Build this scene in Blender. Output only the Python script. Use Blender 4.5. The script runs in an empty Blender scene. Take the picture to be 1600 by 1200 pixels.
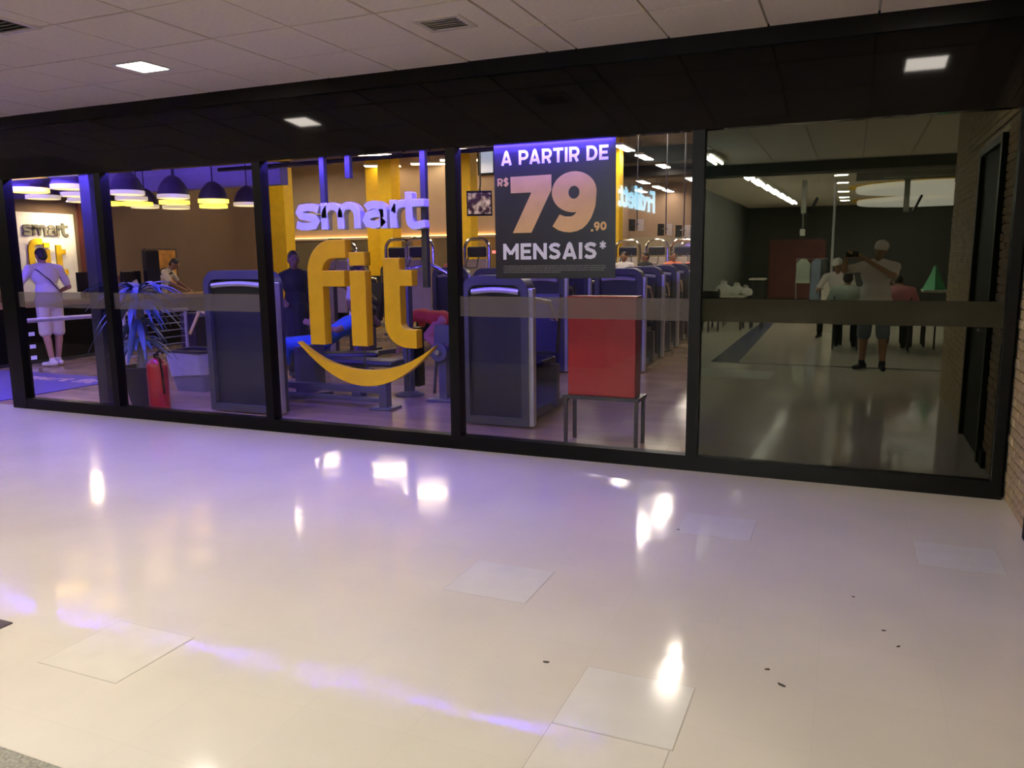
import bpy, bmesh, math, random
from mathutils import Vector, Matrix
random.seed(7)
PI = math.pi
SC = bpy.context.scene
COL = SC.collection
V = Vector

# ------------------------------------------------------------------ camera, world, exposure
cam = bpy.data.cameras.new('camera')
cam.sensor_width = 36.0
cam.lens = 36.0 * 1233.0 / 1600.0
cam.clip_start = 0.005
camo = bpy.data.objects.new('camera', cam)
COL.objects.link(camo)
_r = V((0.9203, 0.3911, -0.0106)); _u = V((-0.052, 0.150, 0.987)); _b = V((0.388, -0.908, 0.158))
_b.normalize(); _r = (_r - _b * _r.dot(_b)).normalized(); _u = _b.cross(_r)
M = Matrix(((_r.x, _u.x, _b.x), (_r.y, _u.y, _b.y), (_r.z, _u.z, _b.z))).to_4x4()
M.translation = V((0, -5.872, 1.6))
camo.matrix_world = M
SC.camera = camo
w = bpy.data.worlds.new('world'); SC.world = w; w.use_nodes = True
w.node_tree.nodes['Background'].inputs[0].default_value = (0.02, 0.02, 0.025, 1)
w.node_tree.nodes['Background'].inputs[1].default_value = 0.3
SC.view_settings.view_transform = 'Standard'
SC.view_settings.look = 'None'
SC.view_settings.gamma = 1.0
SC.view_settings.exposure = 0.0
cy = SC.cycles
cy.max_bounces = 8; cy.diffuse_bounces = 4; cy.glossy_bounces = 4; cy.transparent_max_bounces = 24
cy.caustics_reflective = False; cy.caustics_refractive = False
cy.sample_clamp_indirect = 4.0

# ------------------------------------------------------------------ light levels (fittings, added unseen lamps and glowing parts)
L_HALL = 230.0      # square ceiling downlights of the corridor
L_TUBE = 300.0       # fluorescent tubes of the corridor
L_FAR = 330.0        # small square lights further down the corridor
L_GYM = 44.0        # gym strip lights
L_GYMN = 36.0       # round-ended gym lights near the columns
L_LED = 680.0        # blue strip behind the glass head
L_PEND = 2.2
L_SPOT = 7000.0
L_SIGN = 28.0
L_DISC = 1.6

# ------------------------------------------------------------------ materials
def mat(name, col, rough=0.5, metal=0.0, var=0.06, scale=8.0, bump=0.0, spec=0.5, coat=0.0):
    m = bpy.data.materials.new(name); m.use_nodes = True
    nt = m.node_tree; b = nt.nodes['Principled BSDF']
    b.inputs['Roughness'].default_value = rough; b.inputs['Metallic'].default_value = metal
    b.inputs['Specular IOR Level'].default_value = spec
    b.inputs['Coat Weight'].default_value = coat
    tc = nt.nodes.new('ShaderNodeTexCoord'); no = nt.nodes.new('ShaderNodeTexNoise')
    no.inputs['Scale'].default_value = scale; no.inputs['Detail'].default_value = 4
    nt.links.new(tc.outputs['Object'], no.inputs['Vector'])
    r = nt.nodes.new('ShaderNodeValToRGB')
    lo = [max(0, c * (1 - var)) for c in col]; hi = [min(1, c * (1 + var)) for c in col]
    r.color_ramp.elements[0].color = (*lo, 1); r.color_ramp.elements[1].color = (*hi, 1)
    r.color_ramp.elements[0].position = 0.3; r.color_ramp.elements[1].position = 0.7
    nt.links.new(no.outputs['Fac'], r.inputs[0]); nt.links.new(r.outputs[0], b.inputs['Base Color'])
    if bump:
        bp = nt.nodes.new('ShaderNodeBump'); bp.inputs['Strength'].default_value = bump; bp.inputs['Distance'].default_value = 0.02
        nt.links.new(no.outputs['Fac'], bp.inputs['Height']); nt.links.new(bp.outputs[0], b.inputs['Normal'])
    return m

def emis(name, col, s, base=(0.8, 0.8, 0.8)):
    m = mat(name, base, 0.4)
    b = m.node_tree.nodes['Principled BSDF']
    b.inputs['Emission Color'].default_value = (*col, 1); b.inputs['Emission Strength'].default_value = s
    return m

def glass(name, face, edge, tint=(1, 1, 1)):
    m = bpy.data.materials.new(name); m.use_nodes = True
    nt = m.node_tree; nt.nodes.clear()
    out = nt.nodes.new('ShaderNodeOutputMaterial'); mx = nt.nodes.new('ShaderNodeMixShader')
    tr = nt.nodes.new('ShaderNodeBsdfTransparent'); gl = nt.nodes.new('ShaderNodeBsdfGlossy')
    tr.inputs[0].default_value = (*tint, 1); gl.inputs['Roughness'].default_value = 0.0
    gl.inputs[0].default_value = (1.0, 0.98, 0.88, 1)
    lw = nt.nodes.new('ShaderNodeLayerWeight'); lw.inputs[0].default_value = 0.5
    pw = nt.nodes.new('ShaderNodeMath'); pw.operation = 'POWER'; pw.inputs[1].default_value = 4.0
    mr = nt.nodes.new('ShaderNodeMapRange'); mr.inputs[3].default_value = face; mr.inputs[4].default_value = edge
    nt.links.new(lw.outputs['Facing'], pw.inputs[0]); nt.links.new(pw.outputs[0], mr.inputs[0])
    nt.links.new(mr.outputs[0], mx.inputs[0]); nt.links.new(tr.outputs[0], mx.inputs[1]); nt.links.new(gl.outputs[0], mx.inputs[2])
    nt.links.new(mx.outputs[0], out.inputs[0])
    return m

def frost(name, col, alpha):
    m = bpy.data.materials.new(name); m.use_nodes = True
    nt = m.node_tree; nt.nodes.clear()
    out = nt.nodes.new('ShaderNodeOutputMaterial'); mx = nt.nodes.new('ShaderNodeMixShader')
    tr = nt.nodes.new('ShaderNodeBsdfTransparent'); df = nt.nodes.new('ShaderNodeBsdfDiffuse')
    tl = nt.nodes.new('ShaderNodeBsdfTranslucent'); m2 = nt.nodes.new('ShaderNodeMixShader'); m2.inputs[0].default_value = 0.5
    no = nt.nodes.new('ShaderNodeTexNoise'); no.inputs['Scale'].default_value = 60
    mr = nt.nodes.new('ShaderNodeMapRange'); mr.inputs[3].default_value = alpha - 0.03; mr.inputs[4].default_value = alpha + 0.03
    df.inputs[0].default_value = (*col, 1); tl.inputs[0].default_value = (*col, 1)
    nt.links.new(no.outputs['Fac'], mr.inputs[0]); nt.links.new(mr.outputs[0], mx.inputs[0])
    nt.links.new(df.outputs[0], m2.inputs[1]); nt.links.new(tl.outputs[0], m2.inputs[2])
    nt.links.new(tr.outputs[0], mx.inputs[1]); nt.links.new(m2.outputs[0], mx.inputs[2]); nt.links.new(mx.outputs[0], out.inputs[0])
    return m

def floor_mat(name, col, r0, r1, seam=None, stain=0.0, wave=0.0):
    m = mat(name, col, 0.2, 0, 0.05, 1.3, 0.0)
    nt = m.node_tree; b = nt.nodes['Principled BSDF']; tc = nt.nodes['Texture Coordinate']
    n2 = nt.nodes.new('ShaderNodeTexNoise'); n2.inputs['Scale'].default_value = 2.2; n2.inputs['Detail'].default_value = 5
    nt.links.new(tc.outputs['Object'], n2.inputs['Vector'])
    mr = nt.nodes.new('ShaderNodeMapRange'); mr.inputs[1].default_value = 0.3; mr.inputs[2].default_value = 0.7
    mr.inputs[3].default_value = r0; mr.inputs[4].default_value = r1
    nt.links.new(n2.outputs['Fac'], mr.inputs[0]); nt.links.new(mr.outputs[0], b.inputs['Roughness'])
    src = b.inputs['Base Color'].links[0].from_socket
    if seam:
        br = nt.nodes.new('ShaderNodeTexBrick'); br.offset = seam[4]; br.inputs['Scale'].default_value = 1
        br.inputs['Brick Width'].default_value = seam[0]; br.inputs['Row Height'].default_value = seam[1]
        br.inputs['Mortar Size'].default_value = seam[2]; br.inputs['Mortar Smooth'].default_value = 0.3
        br.inputs['Color1'].default_value = (1, 1, 1, 1); br.inputs['Color2'].default_value = (seam[5],) * 3 + (1,)
        br.inputs['Mortar'].default_value = (seam[3],) * 3 + (1,)
        mp = nt.nodes.new('ShaderNodeMapping'); mp.inputs['Location'].default_value = (0.0 + 0.04, 0.075, 0)
        nt.links.new(tc.outputs['Object'], mp.inputs[0]); nt.links.new(mp.outputs[0], br.inputs['Vector'])
        mu = nt.nodes.new('ShaderNodeMix'); mu.data_type = 'RGBA'; mu.blend_type = 'MULTIPLY'; mu.inputs[0].default_value = 1
        nt.links.new(src, mu.inputs[6]); nt.links.new(br.outputs['Color'], mu.inputs[7])
        src = mu.outputs[2]
    if stain:
        n3 = nt.nodes.new('ShaderNodeTexNoise'); n3.inputs['Scale'].default_value = 11; n3.inputs['Detail'].default_value = 6
        nt.links.new(tc.outputs['Object'], n3.inputs['Vector'])
        m3 = nt.nodes.new('ShaderNodeMapRange'); m3.inputs[1].default_value = 0.68; m3.inputs[2].default_value = 0.78
        m3.inputs[3].default_value = 1; m3.inputs[4].default_value = 1 - stain
        nt.links.new(n3.outputs['Fac'], m3.inputs[0])
        mu = nt.nodes.new('ShaderNodeMix'); mu.data_type = 'RGBA'; mu.blend_type = 'MULTIPLY'; mu.inputs[0].default_value = 1
        nt.links.new(src, mu.inputs[6]); nt.links.new(m3.outputs[0], mu.inputs[7]); src = mu.outputs[2]
    nt.links.new(src, b.inputs['Base Color'])
    if wave:
        n4 = nt.nodes.new('ShaderNodeTexNoise'); n4.inputs['Scale'].default_value = 3.5; n4.inputs['Detail'].default_value = 2
        nt.links.new(tc.outputs['Object'], n4.inputs['Vector'])
        bp = nt.nodes.new('ShaderNodeBump'); bp.inputs['Strength'].default_value = wave; bp.inputs['Distance'].default_value = 0.02
        nt.links.new(n4.outputs['Fac'], bp.inputs['Height']); nt.links.new(bp.outputs[0], b.inputs['Normal'])
    return m

MT = {}
def mk(n, *a, **k): MT[n] = mat(n, *a, **k)
MT['floor'] = floor_mat('floor_vinyl', (0.75, 0.68, 0.575), 0.06, 0.12, (0.425, 0.408, 0.003, 0.965, 0.0, 0.985), 0.05, 0.06)
MT['gymfloor'] = floor_mat('gym_floor', (0.44, 0.30, 0.19), 0.14, 0.24, (1.3, 0.19, 0.004, 0.7, 0.5, 0.8), 0, 0.05)
mk('tile_white', (0.76, 0.72, 0.64), 0.12, var=0.03); mk('tile_cream', (0.77, 0.705, 0.605), 0.14, var=0.03)
mk('granite', (0.33, 0.31, 0.25), 0.3, var=0.35, scale=90); mk('drain', (0.08, 0.06, 0.07), 0.5)
mk('ceil', (0.77, 0.69, 0.57), 0.9, var=0.04, scale=30, bump=0.1); mk('ceil_grid', (0.42, 0.37, 0.33), 0.6)
mk('black_gloss', (0.004, 0.0035, 0.003), 0.06, var=0.2, scale=3, spec=0.2); mk('black_frame', (0.004, 0.0035, 0.003), 0.38, spec=0.15)
mk('black_matte', (0.012, 0.011, 0.011), 0.7)
mk('brick', (0.56, 0.42, 0.25), 0.85, var=0.3, scale=14, bump=0.4); mk('brick2', (0.46, 0.33, 0.19), 0.85, var=0.3, scale=14, bump=0.4)
mk('mortar', (0.70, 0.60, 0.45), 0.95, var=0.15, scale=40)
mk('door_dark', (0.015, 0.012, 0.010), 0.7, spec=0.2); mk('film', (0.004, 0.0042, 0.0032), 0.8, spec=0.05)
mk('dark_wall', (0.034, 0.035, 0.031), 0.8); mk('hall_wall', (0.12, 0.11, 0.09), 0.8); mk('red_shutter', (0.11, 0.022, 0.018), 0.6)
mk('stripe', (0.06, 0.065, 0.11), 0.2); mk('stripe_dark', (0.06, 0.055, 0.05), 0.25)
mk('brown_wall', (0.16, 0.10, 0.06), 0.8, scale=2); mk('recep_ceil', (0.34, 0.31, 0.30), 0.8); mk('beige', (0.52, 0.40, 0.28), 0.85, scale=2)
mk('gym_ceil', (0.16, 0.135, 0.11), 0.9, var=0.2, scale=1.5); mk('yellow', (0.85, 0.53, 0.01), 0.5); mk('logo_yellow', (0.72, 0.41, 0.003), 0.42, spec=0.4)
mk('logo_white', (0.72, 0.70, 0.78), 0.22, coat=0.3); mk('logo_side', (0.55, 0.52, 0.72), 0.4)
mk('panel_white', (0.86, 0.82, 0.72), 0.5); mk('logo_grey', (0.16, 0.15, 0.11), 0.5); mk('wood', (0.42, 0.24, 0.09), 0.4, var=0.2)
mk('chrome', (0.75, 0.72, 0.68), 0.18, 1.0); mk('steel', (0.30, 0.30, 0.33), 0.35, 0.7); mk('silver', (0.62, 0.62, 0.64), 0.3, 0.6)
mk('shroud', (0.06, 0.06, 0.07), 0.32); mk('shroud_dark', (0.02, 0.02, 0.032), 0.3); mk('vinyl', (0.02, 0.02, 0.028), 0.4); mk('grey_frame', (0.09, 0.09, 0.105), 0.3)
mk('pale_panel', (0.55, 0.47, 0.40), 0.5); mk('mirror', (0.52, 0.47, 0.33), 0.12, 0.75, var=0.1, scale=1.5)
mk('red_box', (0.32, 0.010, 0.012), 0.35); mk('red_ext', (0.40, 0.012, 0.012), 0.3, coat=0.4); mk('stand', (0.035, 0.032, 0.032), 0.4)
mk('pot', (0.02, 0.02, 0.025), 0.5); mk('leaf', (0.06, 0.11, 0.20), 0.4, var=0.3); mk('trunk', (0.30, 0.28, 0.30), 0.8, bump=0.4, scale=30)  # leaf green shifted to blue to carry the strip's blue light
mk('bin', (0.20, 0.20, 0.24), 0.45); mk('bag', (0.45, 0.45, 0.50), 0.35, bump=0.5, scale=12); mk('mat_blue', (0.11, 0.08, 0.24), 0.8, var=0.1, scale=60)
mk('mat_text', (0.62, 0.45, 0.45), 0.8)
mk('poster', (0.020, 0.017, 0.022), 0.35); mk('poster_gold', (0.88, 0.54, 0.17), 0.45); mk('poster_white', (0.93, 0.91, 0.90), 0.45); mk('poster_grey', (0.16, 0.15, 0.14), 0.5)
mk('skin', (0.42, 0.23, 0.14), 0.5); mk('skin_dark', (0.20, 0.10, 0.06), 0.5); mk('skin_mid', (0.32, 0.17, 0.10), 0.5); mk('hair', (0.015, 0.01, 0.008), 0.5)
mk('c_white', (0.72, 0.66, 0.64), 0.8); mk('c_cream', (0.62, 0.55, 0.42), 0.8); mk('c_black', (0.012, 0.012, 0.014), 0.8); mk('c_purple', (0.16, 0.10, 0.22), 0.8)
mk('c_blue', (0.05, 0.16, 0.55), 0.7); mk('c_red', (0.62, 0.05, 0.05), 0.7); mk('c_pink', (0.60, 0.22, 0.26), 0.8); mk('c_mint', (0.50, 0.58, 0.48), 0.8)
mk('c_denim', (0.13, 0.16, 0.22), 0.8); mk('c_green', (0.10, 0.42, 0.20), 0.7); mk('c_orange', (0.75, 0.20, 0.10), 0.7); mk('c_yellow', (0.6, 0.5, 0.2), 0.6)
mk('paper', (0.75, 0.70, 0.58), 0.7); mk('screen_dark', (0.012, 0.012, 0.016), 0.2); mk('orange_print', (0.55, 0.24, 0.03), 0.6, var=0.4, scale=4)
mk('scrap', (0.07, 0.055, 0.04), 0.8); mk('dust', (0.50, 0.45, 0.37), 0.6); mk('plastic_white', (0.75, 0.75, 0.72), 0.5); mk('bag_white', (0.62, 0.61, 0.56), 0.5, bump=0.5, scale=10)
mk('pendant', (0.055, 0.04, 0.035), 0.45); mk('metal_dark', (0.06, 0.055, 0.06), 0.4, 0.5); mk('table_top', (0.50, 0.46, 0.38), 0.4); mk('recess', (0.06, 0.055, 0.045), 0.8); mk('slat_grey', (0.20, 0.19, 0.16), 0.7)
MT['clear'] = glass('clear_glass', 0.018, 0.6); MT['tinted'] = glass('tinted_glass', 0.07, 0.7, (0.72, 0.78, 0.66))
MT['frost'] = frost('frosted_film', (0.30, 0.27, 0.25), 0.45)
MT['frost_dark'] = frost('frosted_film_tinted', (0.12, 0.11, 0.07), 0.45)
MT['e_hall'] = emis('lamp_hall', (1.0, 0.90, 0.79), L_HALL); MT['e_tube'] = emis('lamp_tube', (1.0, 0.97, 0.88), L_TUBE); MT['e_tube_dim'] = emis('lamp_tube_dim', (1.0, 0.97, 0.88), L_TUBE * 0.15); MT['e_far'] = emis('lamp_far', (1.0, 0.96, 0.82), L_FAR)
MT['e_gym'] = emis('lamp_gym', (1.0, 0.88, 0.72), L_GYM); MT['e_gymn'] = emis('lamp_gym_round', (1.0, 0.82, 0.55), L_GYMN); MT['e_gymv'] = emis('lamp_gym_wall', (1.0, 0.82, 0.55), 6.0); MT['e_led'] = emis('led_blue', (0.095, 0.06, 1.0), L_LED)
MT['e_led_up'] = emis('led_blue_up', (0.12, 0.07, 1.0), L_LED * 2.4)
MT['e_yel'] = emis('pendant_yellow', (1.0, 0.62, 0.03), L_PEND); MT['e_crm'] = emis('pendant_cream', (1.0, 0.80, 0.42), L_PEND * 0.22)
MT['e_bulb'] = emis('pendant_bulb', (1.0, 0.62, 0.22), 2.2)
MT['e_spot'] = emis('lamp_spot', (1.0, 0.80, 0.48), L_SPOT); MT['e_sign'] = emis('sign_blue', (0.35, 0.72, 1.0), L_SIGN); MT['e_disc'] = emis('disc_white', (1.0, 0.95, 0.90), L_DISC)
MT['e_dawn'] = emis('window_light', (0.40, 0.55, 0.78), 0.55); MT['e_wash'] = emis('wall_wash', (1.0, 0.45, 0.10), 9.0); MT['e_slot'] = emis('slot_blue', (0.25, 0.2, 1.0), 0.35); MT['e_red'] = emis('red_led', (1.0, 0.05, 0.03), 1.2)

def screen_mat():
    m = bpy.data.materials.new('tv_picture'); m.use_nodes = True
    nt = m.node_tree; b = nt.nodes['Principled BSDF']; b.inputs['Base Color'].default_value = (0.01, 0.01, 0.01, 1); b.inputs['Roughness'].default_value = 0.2
    tc = nt.nodes.new('ShaderNodeTexCoord'); no = nt.nodes.new('ShaderNodeTexNoise'); no.inputs['Scale'].default_value = 7; no.inputs['Detail'].default_value = 2
    r = nt.nodes.new('ShaderNodeValToRGB'); e = r.color_ramp.elements
    e[0].position = 0.44; e[0].color = (0.035, 0.012, 0.016, 1); e[1].position = 0.68; e[1].color = (0.62, 0.42, 0.34, 1)
    nt.links.new(tc.outputs['Object'], no.inputs['Vector']); nt.links.new(no.outputs['Fac'], r.inputs[0]); nt.links.new(r.outputs[0], b.inputs['Emission Color'])
    b.inputs['Emission Strength'].default_value = 0.9
    return m
MT['tv'] = screen_mat()

# ------------------------------------------------------------------ mesh helpers
class MB:
    def __init__(s): s.b = bmesh.new()
    def hull(s, vs, faces):
        vv = [s.b.verts.new(v) for v in vs]
        for f in faces:
            try: s.b.faces.new([vv[i] for i in f])
            except ValueError: pass
        return s
    def box(s, x0, x1, y0, y1, z0, z1, bev=0.0):
        if x0 > x1: x0, x1 = x1, x0
        if y0 > y1: y0, y1 = y1, y0
        if z0 > z1: z0, z1 = z1, z0
        vs = [(x, y, z) for z in (z0, z1) for y in (y0, y1) for x in (x0, x1)]
        vv = [s.b.verts.new(v) for v in vs]
        fs = [s.b.faces.new([vv[i] for i in f]) for f in ((0, 2, 3, 1), (4, 5, 7, 6), (0, 1, 5, 4), (2, 6, 7, 3), (0, 4, 6, 2), (1, 3, 7, 5))]
        if bev:
            es = list({e for f in fs for e in f.edges})
            bmesh.ops.bevel(s.b, geom=es, offset=bev, segments=2, affect='EDGES', profile=0.5)
        return s
    def obox(s, c, sx, sy, sz, rot):          # oriented box: centre, full sizes, Euler
        R = Matrix.LocRotScale(V(c), rot, V((sx, sy, sz)))
        vs = [R @ V((x, y, z)) for z in (-.5, .5) for y in (-.5, .5) for x in (-.5, .5)]
        return s.hull(vs, ((0, 2, 3, 1), (4, 5, 7, 6), (0, 1, 5, 4), (2, 6, 7, 3), (0, 4, 6, 2), (1, 3, 7, 5)))
    def loft(s, rings, n=14, cap=True, closed=True):  # rings: lists of points
        R = [[s.b.verts.new(p) for p in r] for r in rings]
        n = len(R[0])
        for a, b in zip(R, R[1:]):
            for i in range(n if closed else n - 1):
                s.b.faces.new((a[i], a[(i + 1) % n], b[(i + 1) % n], b[i]))
        if cap:
            s.b.faces.new(R[0][::-1]); s.b.faces.new(R[-1])
        return s
    def tube(s, pts, r, n=10, ry=None):
        pts = [V(p) for p in pts]
        rr = r if isinstance(r, (list, tuple)) else [r] * len(pts)
        rings = []; up = None
        for i, p in enumerate(pts):
            d = (pts[min(i + 1, len(pts) - 1)] - pts[max(i - 1, 0)]).normalized()
            if up is None: up = V((0, 0, 1)) if abs(d.z) < 0.9 else V((0, 1, 0))
            x = d.cross(up).normalized(); y = x.cross(d).normalized(); up = y
            k = (ry / r) if ry else 1
            rings.append([p + x * math.cos(2 * PI * j / n) * rr[i] + y * math.sin(2 * PI * j / n) * rr[i] * k for j in range(n)])
        return s.loft(rings)
    def lathe(s, prof, c=(0, 0, 0), n=24, cap=True):
        c = V(c)
        return s.loft([[c + V((r * math.cos(2 * PI * j / n), r * math.sin(2 * PI * j / n), z)) for j in range(n)] for r, z in prof], cap=cap)
    def caps(s, p0, r0, p1, r1, n=12):        # tapered capsule
        p0, p1 = V(p0), V(p1); d = (p1 - p0); L = d.length; d = d / L if L > 1e-6 else V((0, 0, 1))
        up = V((0, 0, 1)) if abs(d.z) < 0.9 else V((0, 1, 0))
        x = d.cross(up).normalized(); y = x.cross(d)
        rings = []
        def ring(c, r): rings.append([c + x * math.cos(2 * PI * j / n) * r + y * math.sin(2 * PI * j / n) * r for j in range(n)])
        for a in (-80, -50, -22): ring(p0 + d * r0 * math.sin(math.radians(a)), r0 * math.cos(math.radians(a)))
        for a in (22, 50, 80): ring(p1 + d * r1 * math.sin(math.radians(a)), r1 * math.cos(math.radians(a)))
        return s.loft(rings)
    def ell(s, c, rx, ry, rz, R=None, n=14, m=9):
        c = V(c); R = R or Matrix.Identity(3); rings = []
        for i in range(1, m):
            a = -PI / 2 + PI * i / m
            rings.append([c + R @ V((rx * math.cos(a) * math.cos(2 * PI * j / n), ry * math.cos(a) * math.sin(2 * PI * j / n), rz * math.sin(a))) for j in range(n)])
        return s.loft(rings)
    def prism(s, poly, o, ux, uz, depth):     # polygon in the plane o + a*ux + b*uz, extruded along ux x uz * depth
        o, ux, uz = V(o), V(ux), V(uz); nrm = ux.cross(uz).normalized()
        a = [s.b.verts.new(o + ux * p[0] + uz * p[1]) for p in poly]
        b = [s.b.verts.new(v.co + nrm * depth) for v in a]
        n = len(a)
        fa = s.b.faces.new(a); fb = s.b.faces.new(b[::-1]); fa.normal_update(); fb.normal_update()
        for i in range(n): s.b.faces.new((a[i], b[i], b[(i + 1) % n], a[(i + 1) % n]))
        bmesh.ops.triangulate(s.b, faces=[fa, fb])
        return s
    def ring(s, outer, inner, o, ux, uz, depth):
        o, ux, uz = V(o), V(ux), V(uz); nrm = ux.cross(uz).normalized(); n = len(outer)
        L = []
        for poly, dd in ((outer, 0), (inner, 0), (inner, depth), (outer, depth)):
            L.append([s.b.verts.new(o + ux * p[0] + uz * p[1] + nrm * dd) for p in poly])
        for k in range(4):
            a, b = L[k], L[(k + 1) % 4]
            for i in range(n): s.b.faces.new((a[i], a[(i + 1) % n], b[(i + 1) % n], b[i]))
        return s
    def stroke(s, pts, wd, o, ux, uz, depth):  # ribbon of width wd along 2-D points, extruded
        n = len(pts); A = []; B = []
        for i in range(n):
            p = V(pts[i])
            d0 = (V(pts[i]) - V(pts[i - 1])).normalized() if i else (V(pts[1]) - p).normalized()
            d1 = (V(pts[i + 1]) - p).normalized() if i < n - 1 else d0
            d = (d0 + d1).normalized(); nn = V((-d.y, d.x)); k = wd / 2 / max(0.3, nn.dot(V((-d0.y, d0.x))))
            A.append(p + nn * k); B.append(p - nn * k)
        o, ux, uz = V(o), V(ux), V(uz); nrm = ux.cross(uz).normalized()
        f = lambda q, t: o + ux * q.x + uz * q.y + nrm * t
        return s.loft([[f(a, 0), f(a, depth), f(b, depth), f(b, 0)] for a, b in zip(A, B)])
    def build(s, name, m, parent=None, smooth=False, loc=None, at=None):
        bmesh.ops.recalc_face_normals(s.b, faces=s.b.faces)
        me = bpy.data.meshes.new(name); s.b.to_mesh(me); s.b.free()
        if at is not None: me.transform(Matrix.Translation(-V(at)))
        me.materials.append(MT[m] if isinstance(m, str) else m)
        if smooth:
            me.polygons.foreach_set('use_smooth', [True] * len(me.polygons))
            try: me.set_sharp_from_angle(angle=math.radians(40))
            except Exception: pass
        return link(name, me, parent, loc if loc is not None else at)

def link(name, me, parent=None, loc=None):
    o = bpy.data.objects.new(name, me); COL.objects.link(o)
    if parent is not None: o.parent = parent
    if loc is not None: o.location = loc
    return o

def tag(o, label, cat, group=None, kind=None):
    o['label'] = label; o['category'] = cat
    if group: o['group'] = group
    if kind: o['kind'] = kind
    return o
def thing(name, label, cat, loc=(0, 0, 0), rz=0.0, group=None):
    o = bpy.data.objects.new(name, None); o.empty_display_size = 0.1; COL.objects.link(o)
    o.location = loc; o.rotation_euler = (0, 0, rz)
    return tag(o, label, cat, group)
def struct(o, label, cat): return tag(o, label, cat, kind='structure')
def kids(o): return [c for c in COL.objects if c.parent == o]
KIDS = {}
def dup(o, label, loc, rz=None, group=None):
    if o.name not in KIDS: KIDS[o.name] = [(c, kids(c)) for c in kids(o)]
    r = o.copy(); COL.objects.link(r); r.location = loc
    if rz is not None: r.rotation_euler = (0, 0, rz)
    r['label'] = label
    if group: r['group'] = group
    for c, gs in KIDS[o.name]:
        k = c.copy(); COL.objects.link(k); k.parent = r
        for g in gs:
            h = g.copy(); COL.objects.link(h); h.parent = k
    return r
def plab(o, label): o['label'] = label; return o
def arc(cx, cy, r, a0, a1, n=8, ry=None):
    ry = ry or r
    return [(cx + r * math.cos(math.radians(a0 + (a1 - a0) * i / n)), cy + ry * math.sin(math.radians(a0 + (a1 - a0) * i / n))) for i in range(n + 1)]
def rrect(x0, x1, z0, z1, r, n=5, bottom=False):
    p = []
    p += arc(x1 - r, z1 - r, r, 0, 90, n) + arc(x0 + r, z1 - r, r, 90, 180, n)
    if bottom: p += arc(x0 + r, z0 + r, r, 180, 270, n) + arc(x1 - r, z0 + r, r, 270, 360, n)
    else: p += [(x0, z0), (x1, z0)]
    return p
ORD = ['first', 'second', 'third', 'fourth', 'fifth', 'sixth', 'seventh', 'eighth', 'ninth', 'tenth', 'eleventh', 'twelfth', 'thirteenth', 'fourteenth']
def text_mesh(body, size, off=0.0, sp=1.0, ext=0.0):
    cu = bpy.data.curves.new('text', 'FONT'); cu.body = body; cu.size = size; cu.offset = off; cu.space_character = sp; cu.extrude = ext
    o = bpy.data.objects.new('text', cu); COL.objects.link(o)
    bpy.context.view_layer.update()
    me = bpy.data.meshes.new_from_object(o.evaluated_get(bpy.context.evaluated_depsgraph_get()))
    bpy.data.objects.remove(o); bpy.data.curves.remove(cu)
    return me
def fit_text(name, body, m, parent, x0, x1, z0, z1, y, off=0.0, sp=1.0, frame=None, ext=0.001):
    me = text_mesh(body, 1.0, off, sp, 0.0)
    xs = [v.co.x for v in me.vertices]; ys = [v.co.y for v in me.vertices]
    sx = (x1 - x0) / (max(xs) - min(xs)); sz = (z1 - z0) / (max(ys) - min(ys)); ax, az = min(xs), min(ys)
    F = frame or (lambda a, b, t: V((a, y - t, b)))
    bm = bmesh.new(); bm.from_mesh(me)
    g = bmesh.ops.extrude_face_region(bm, geom=bm.faces[:]); vs = [e for e in g['geom'] if isinstance(e, bmesh.types.BMVert)]
    top = set(vs)
    for v in bm.verts: v.co = F(x0 + (v.co.x - ax) * sx, z0 + (v.co.y - az) * sz, ext if v in top else 0.0)
    bmesh.ops.recalc_face_normals(bm, faces=bm.faces)
    bm.to_mesh(me); bm.free(); me.materials.clear(); me.materials.append(MT[m]); me.name = name
    return link(name, me, parent)

# ================================================================== SETTING: corridor
HC = 3.12
fl = struct(MB().box(-20, 7, -22, 0.05, -0.1, 0).build('floor', 'floor'), 'polished cream tiled corridor floor with glossy reflections', 'floor')
def floor_tile(x0, x1, y0, y1, m, lab):
    MB().box(x0, x1, y0, y1, -0.02, 0.0014).build('floor_tile', m, fl)
    o = MB().ring([(x0 - .004, y0 - .004), (x1 + .004, y0 - .004), (x1 + .004, y1 + .004), (x0 - .004, y1 + .004)], [(x0, y0), (x1, y0), (x1, y1), (x0, y1)], (0, 0, -.01), (1, 0, 0), (0, 1, 0), .0106)
    plab(o.build('tile_joint', 'dust', fl), lab)
floor_tile(-1.755, -1.325, -2.645, -2.245, 'tile_white', 'grey joint round a whiter replaced tile')
floor_tile(-0.875, -0.458, -3.497, -3.088, 'tile_white', 'grey joint round a replaced tile near the camera')
floor_tile(-0.876, -0.468, -3.915, -3.505, 'tile_cream', 'grey joint round the tile in front')
floor_tile(-0.87, -0.45, -1.415, -1.035, 'tile_white', 'grey joint round a pale tile by the shopfront')
floor_tile(0.40, 0.80, -1.45, -1.08, 'tile_white', 'grey joint round a pale tile by the brick wall')
floor_tile(-2.95, -2.52, -3.885, -3.49, 'tile_cream', 'grey joint round the scuffed tile')
MB().box(-9, -2.0, -5.6, -4.325, -0.02, 0.003).build('granite_strip', 'granite', fl)
MB().box(-2.6, -0.9, -5.5, -4.75, -0.02, 0.003).build('granite_strip', 'granite', fl)
MB().box(-3.85, -3.385, -3.98, -3.69, -0.01, 0.006).build('drain_cover', 'drain', fl)
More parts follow.
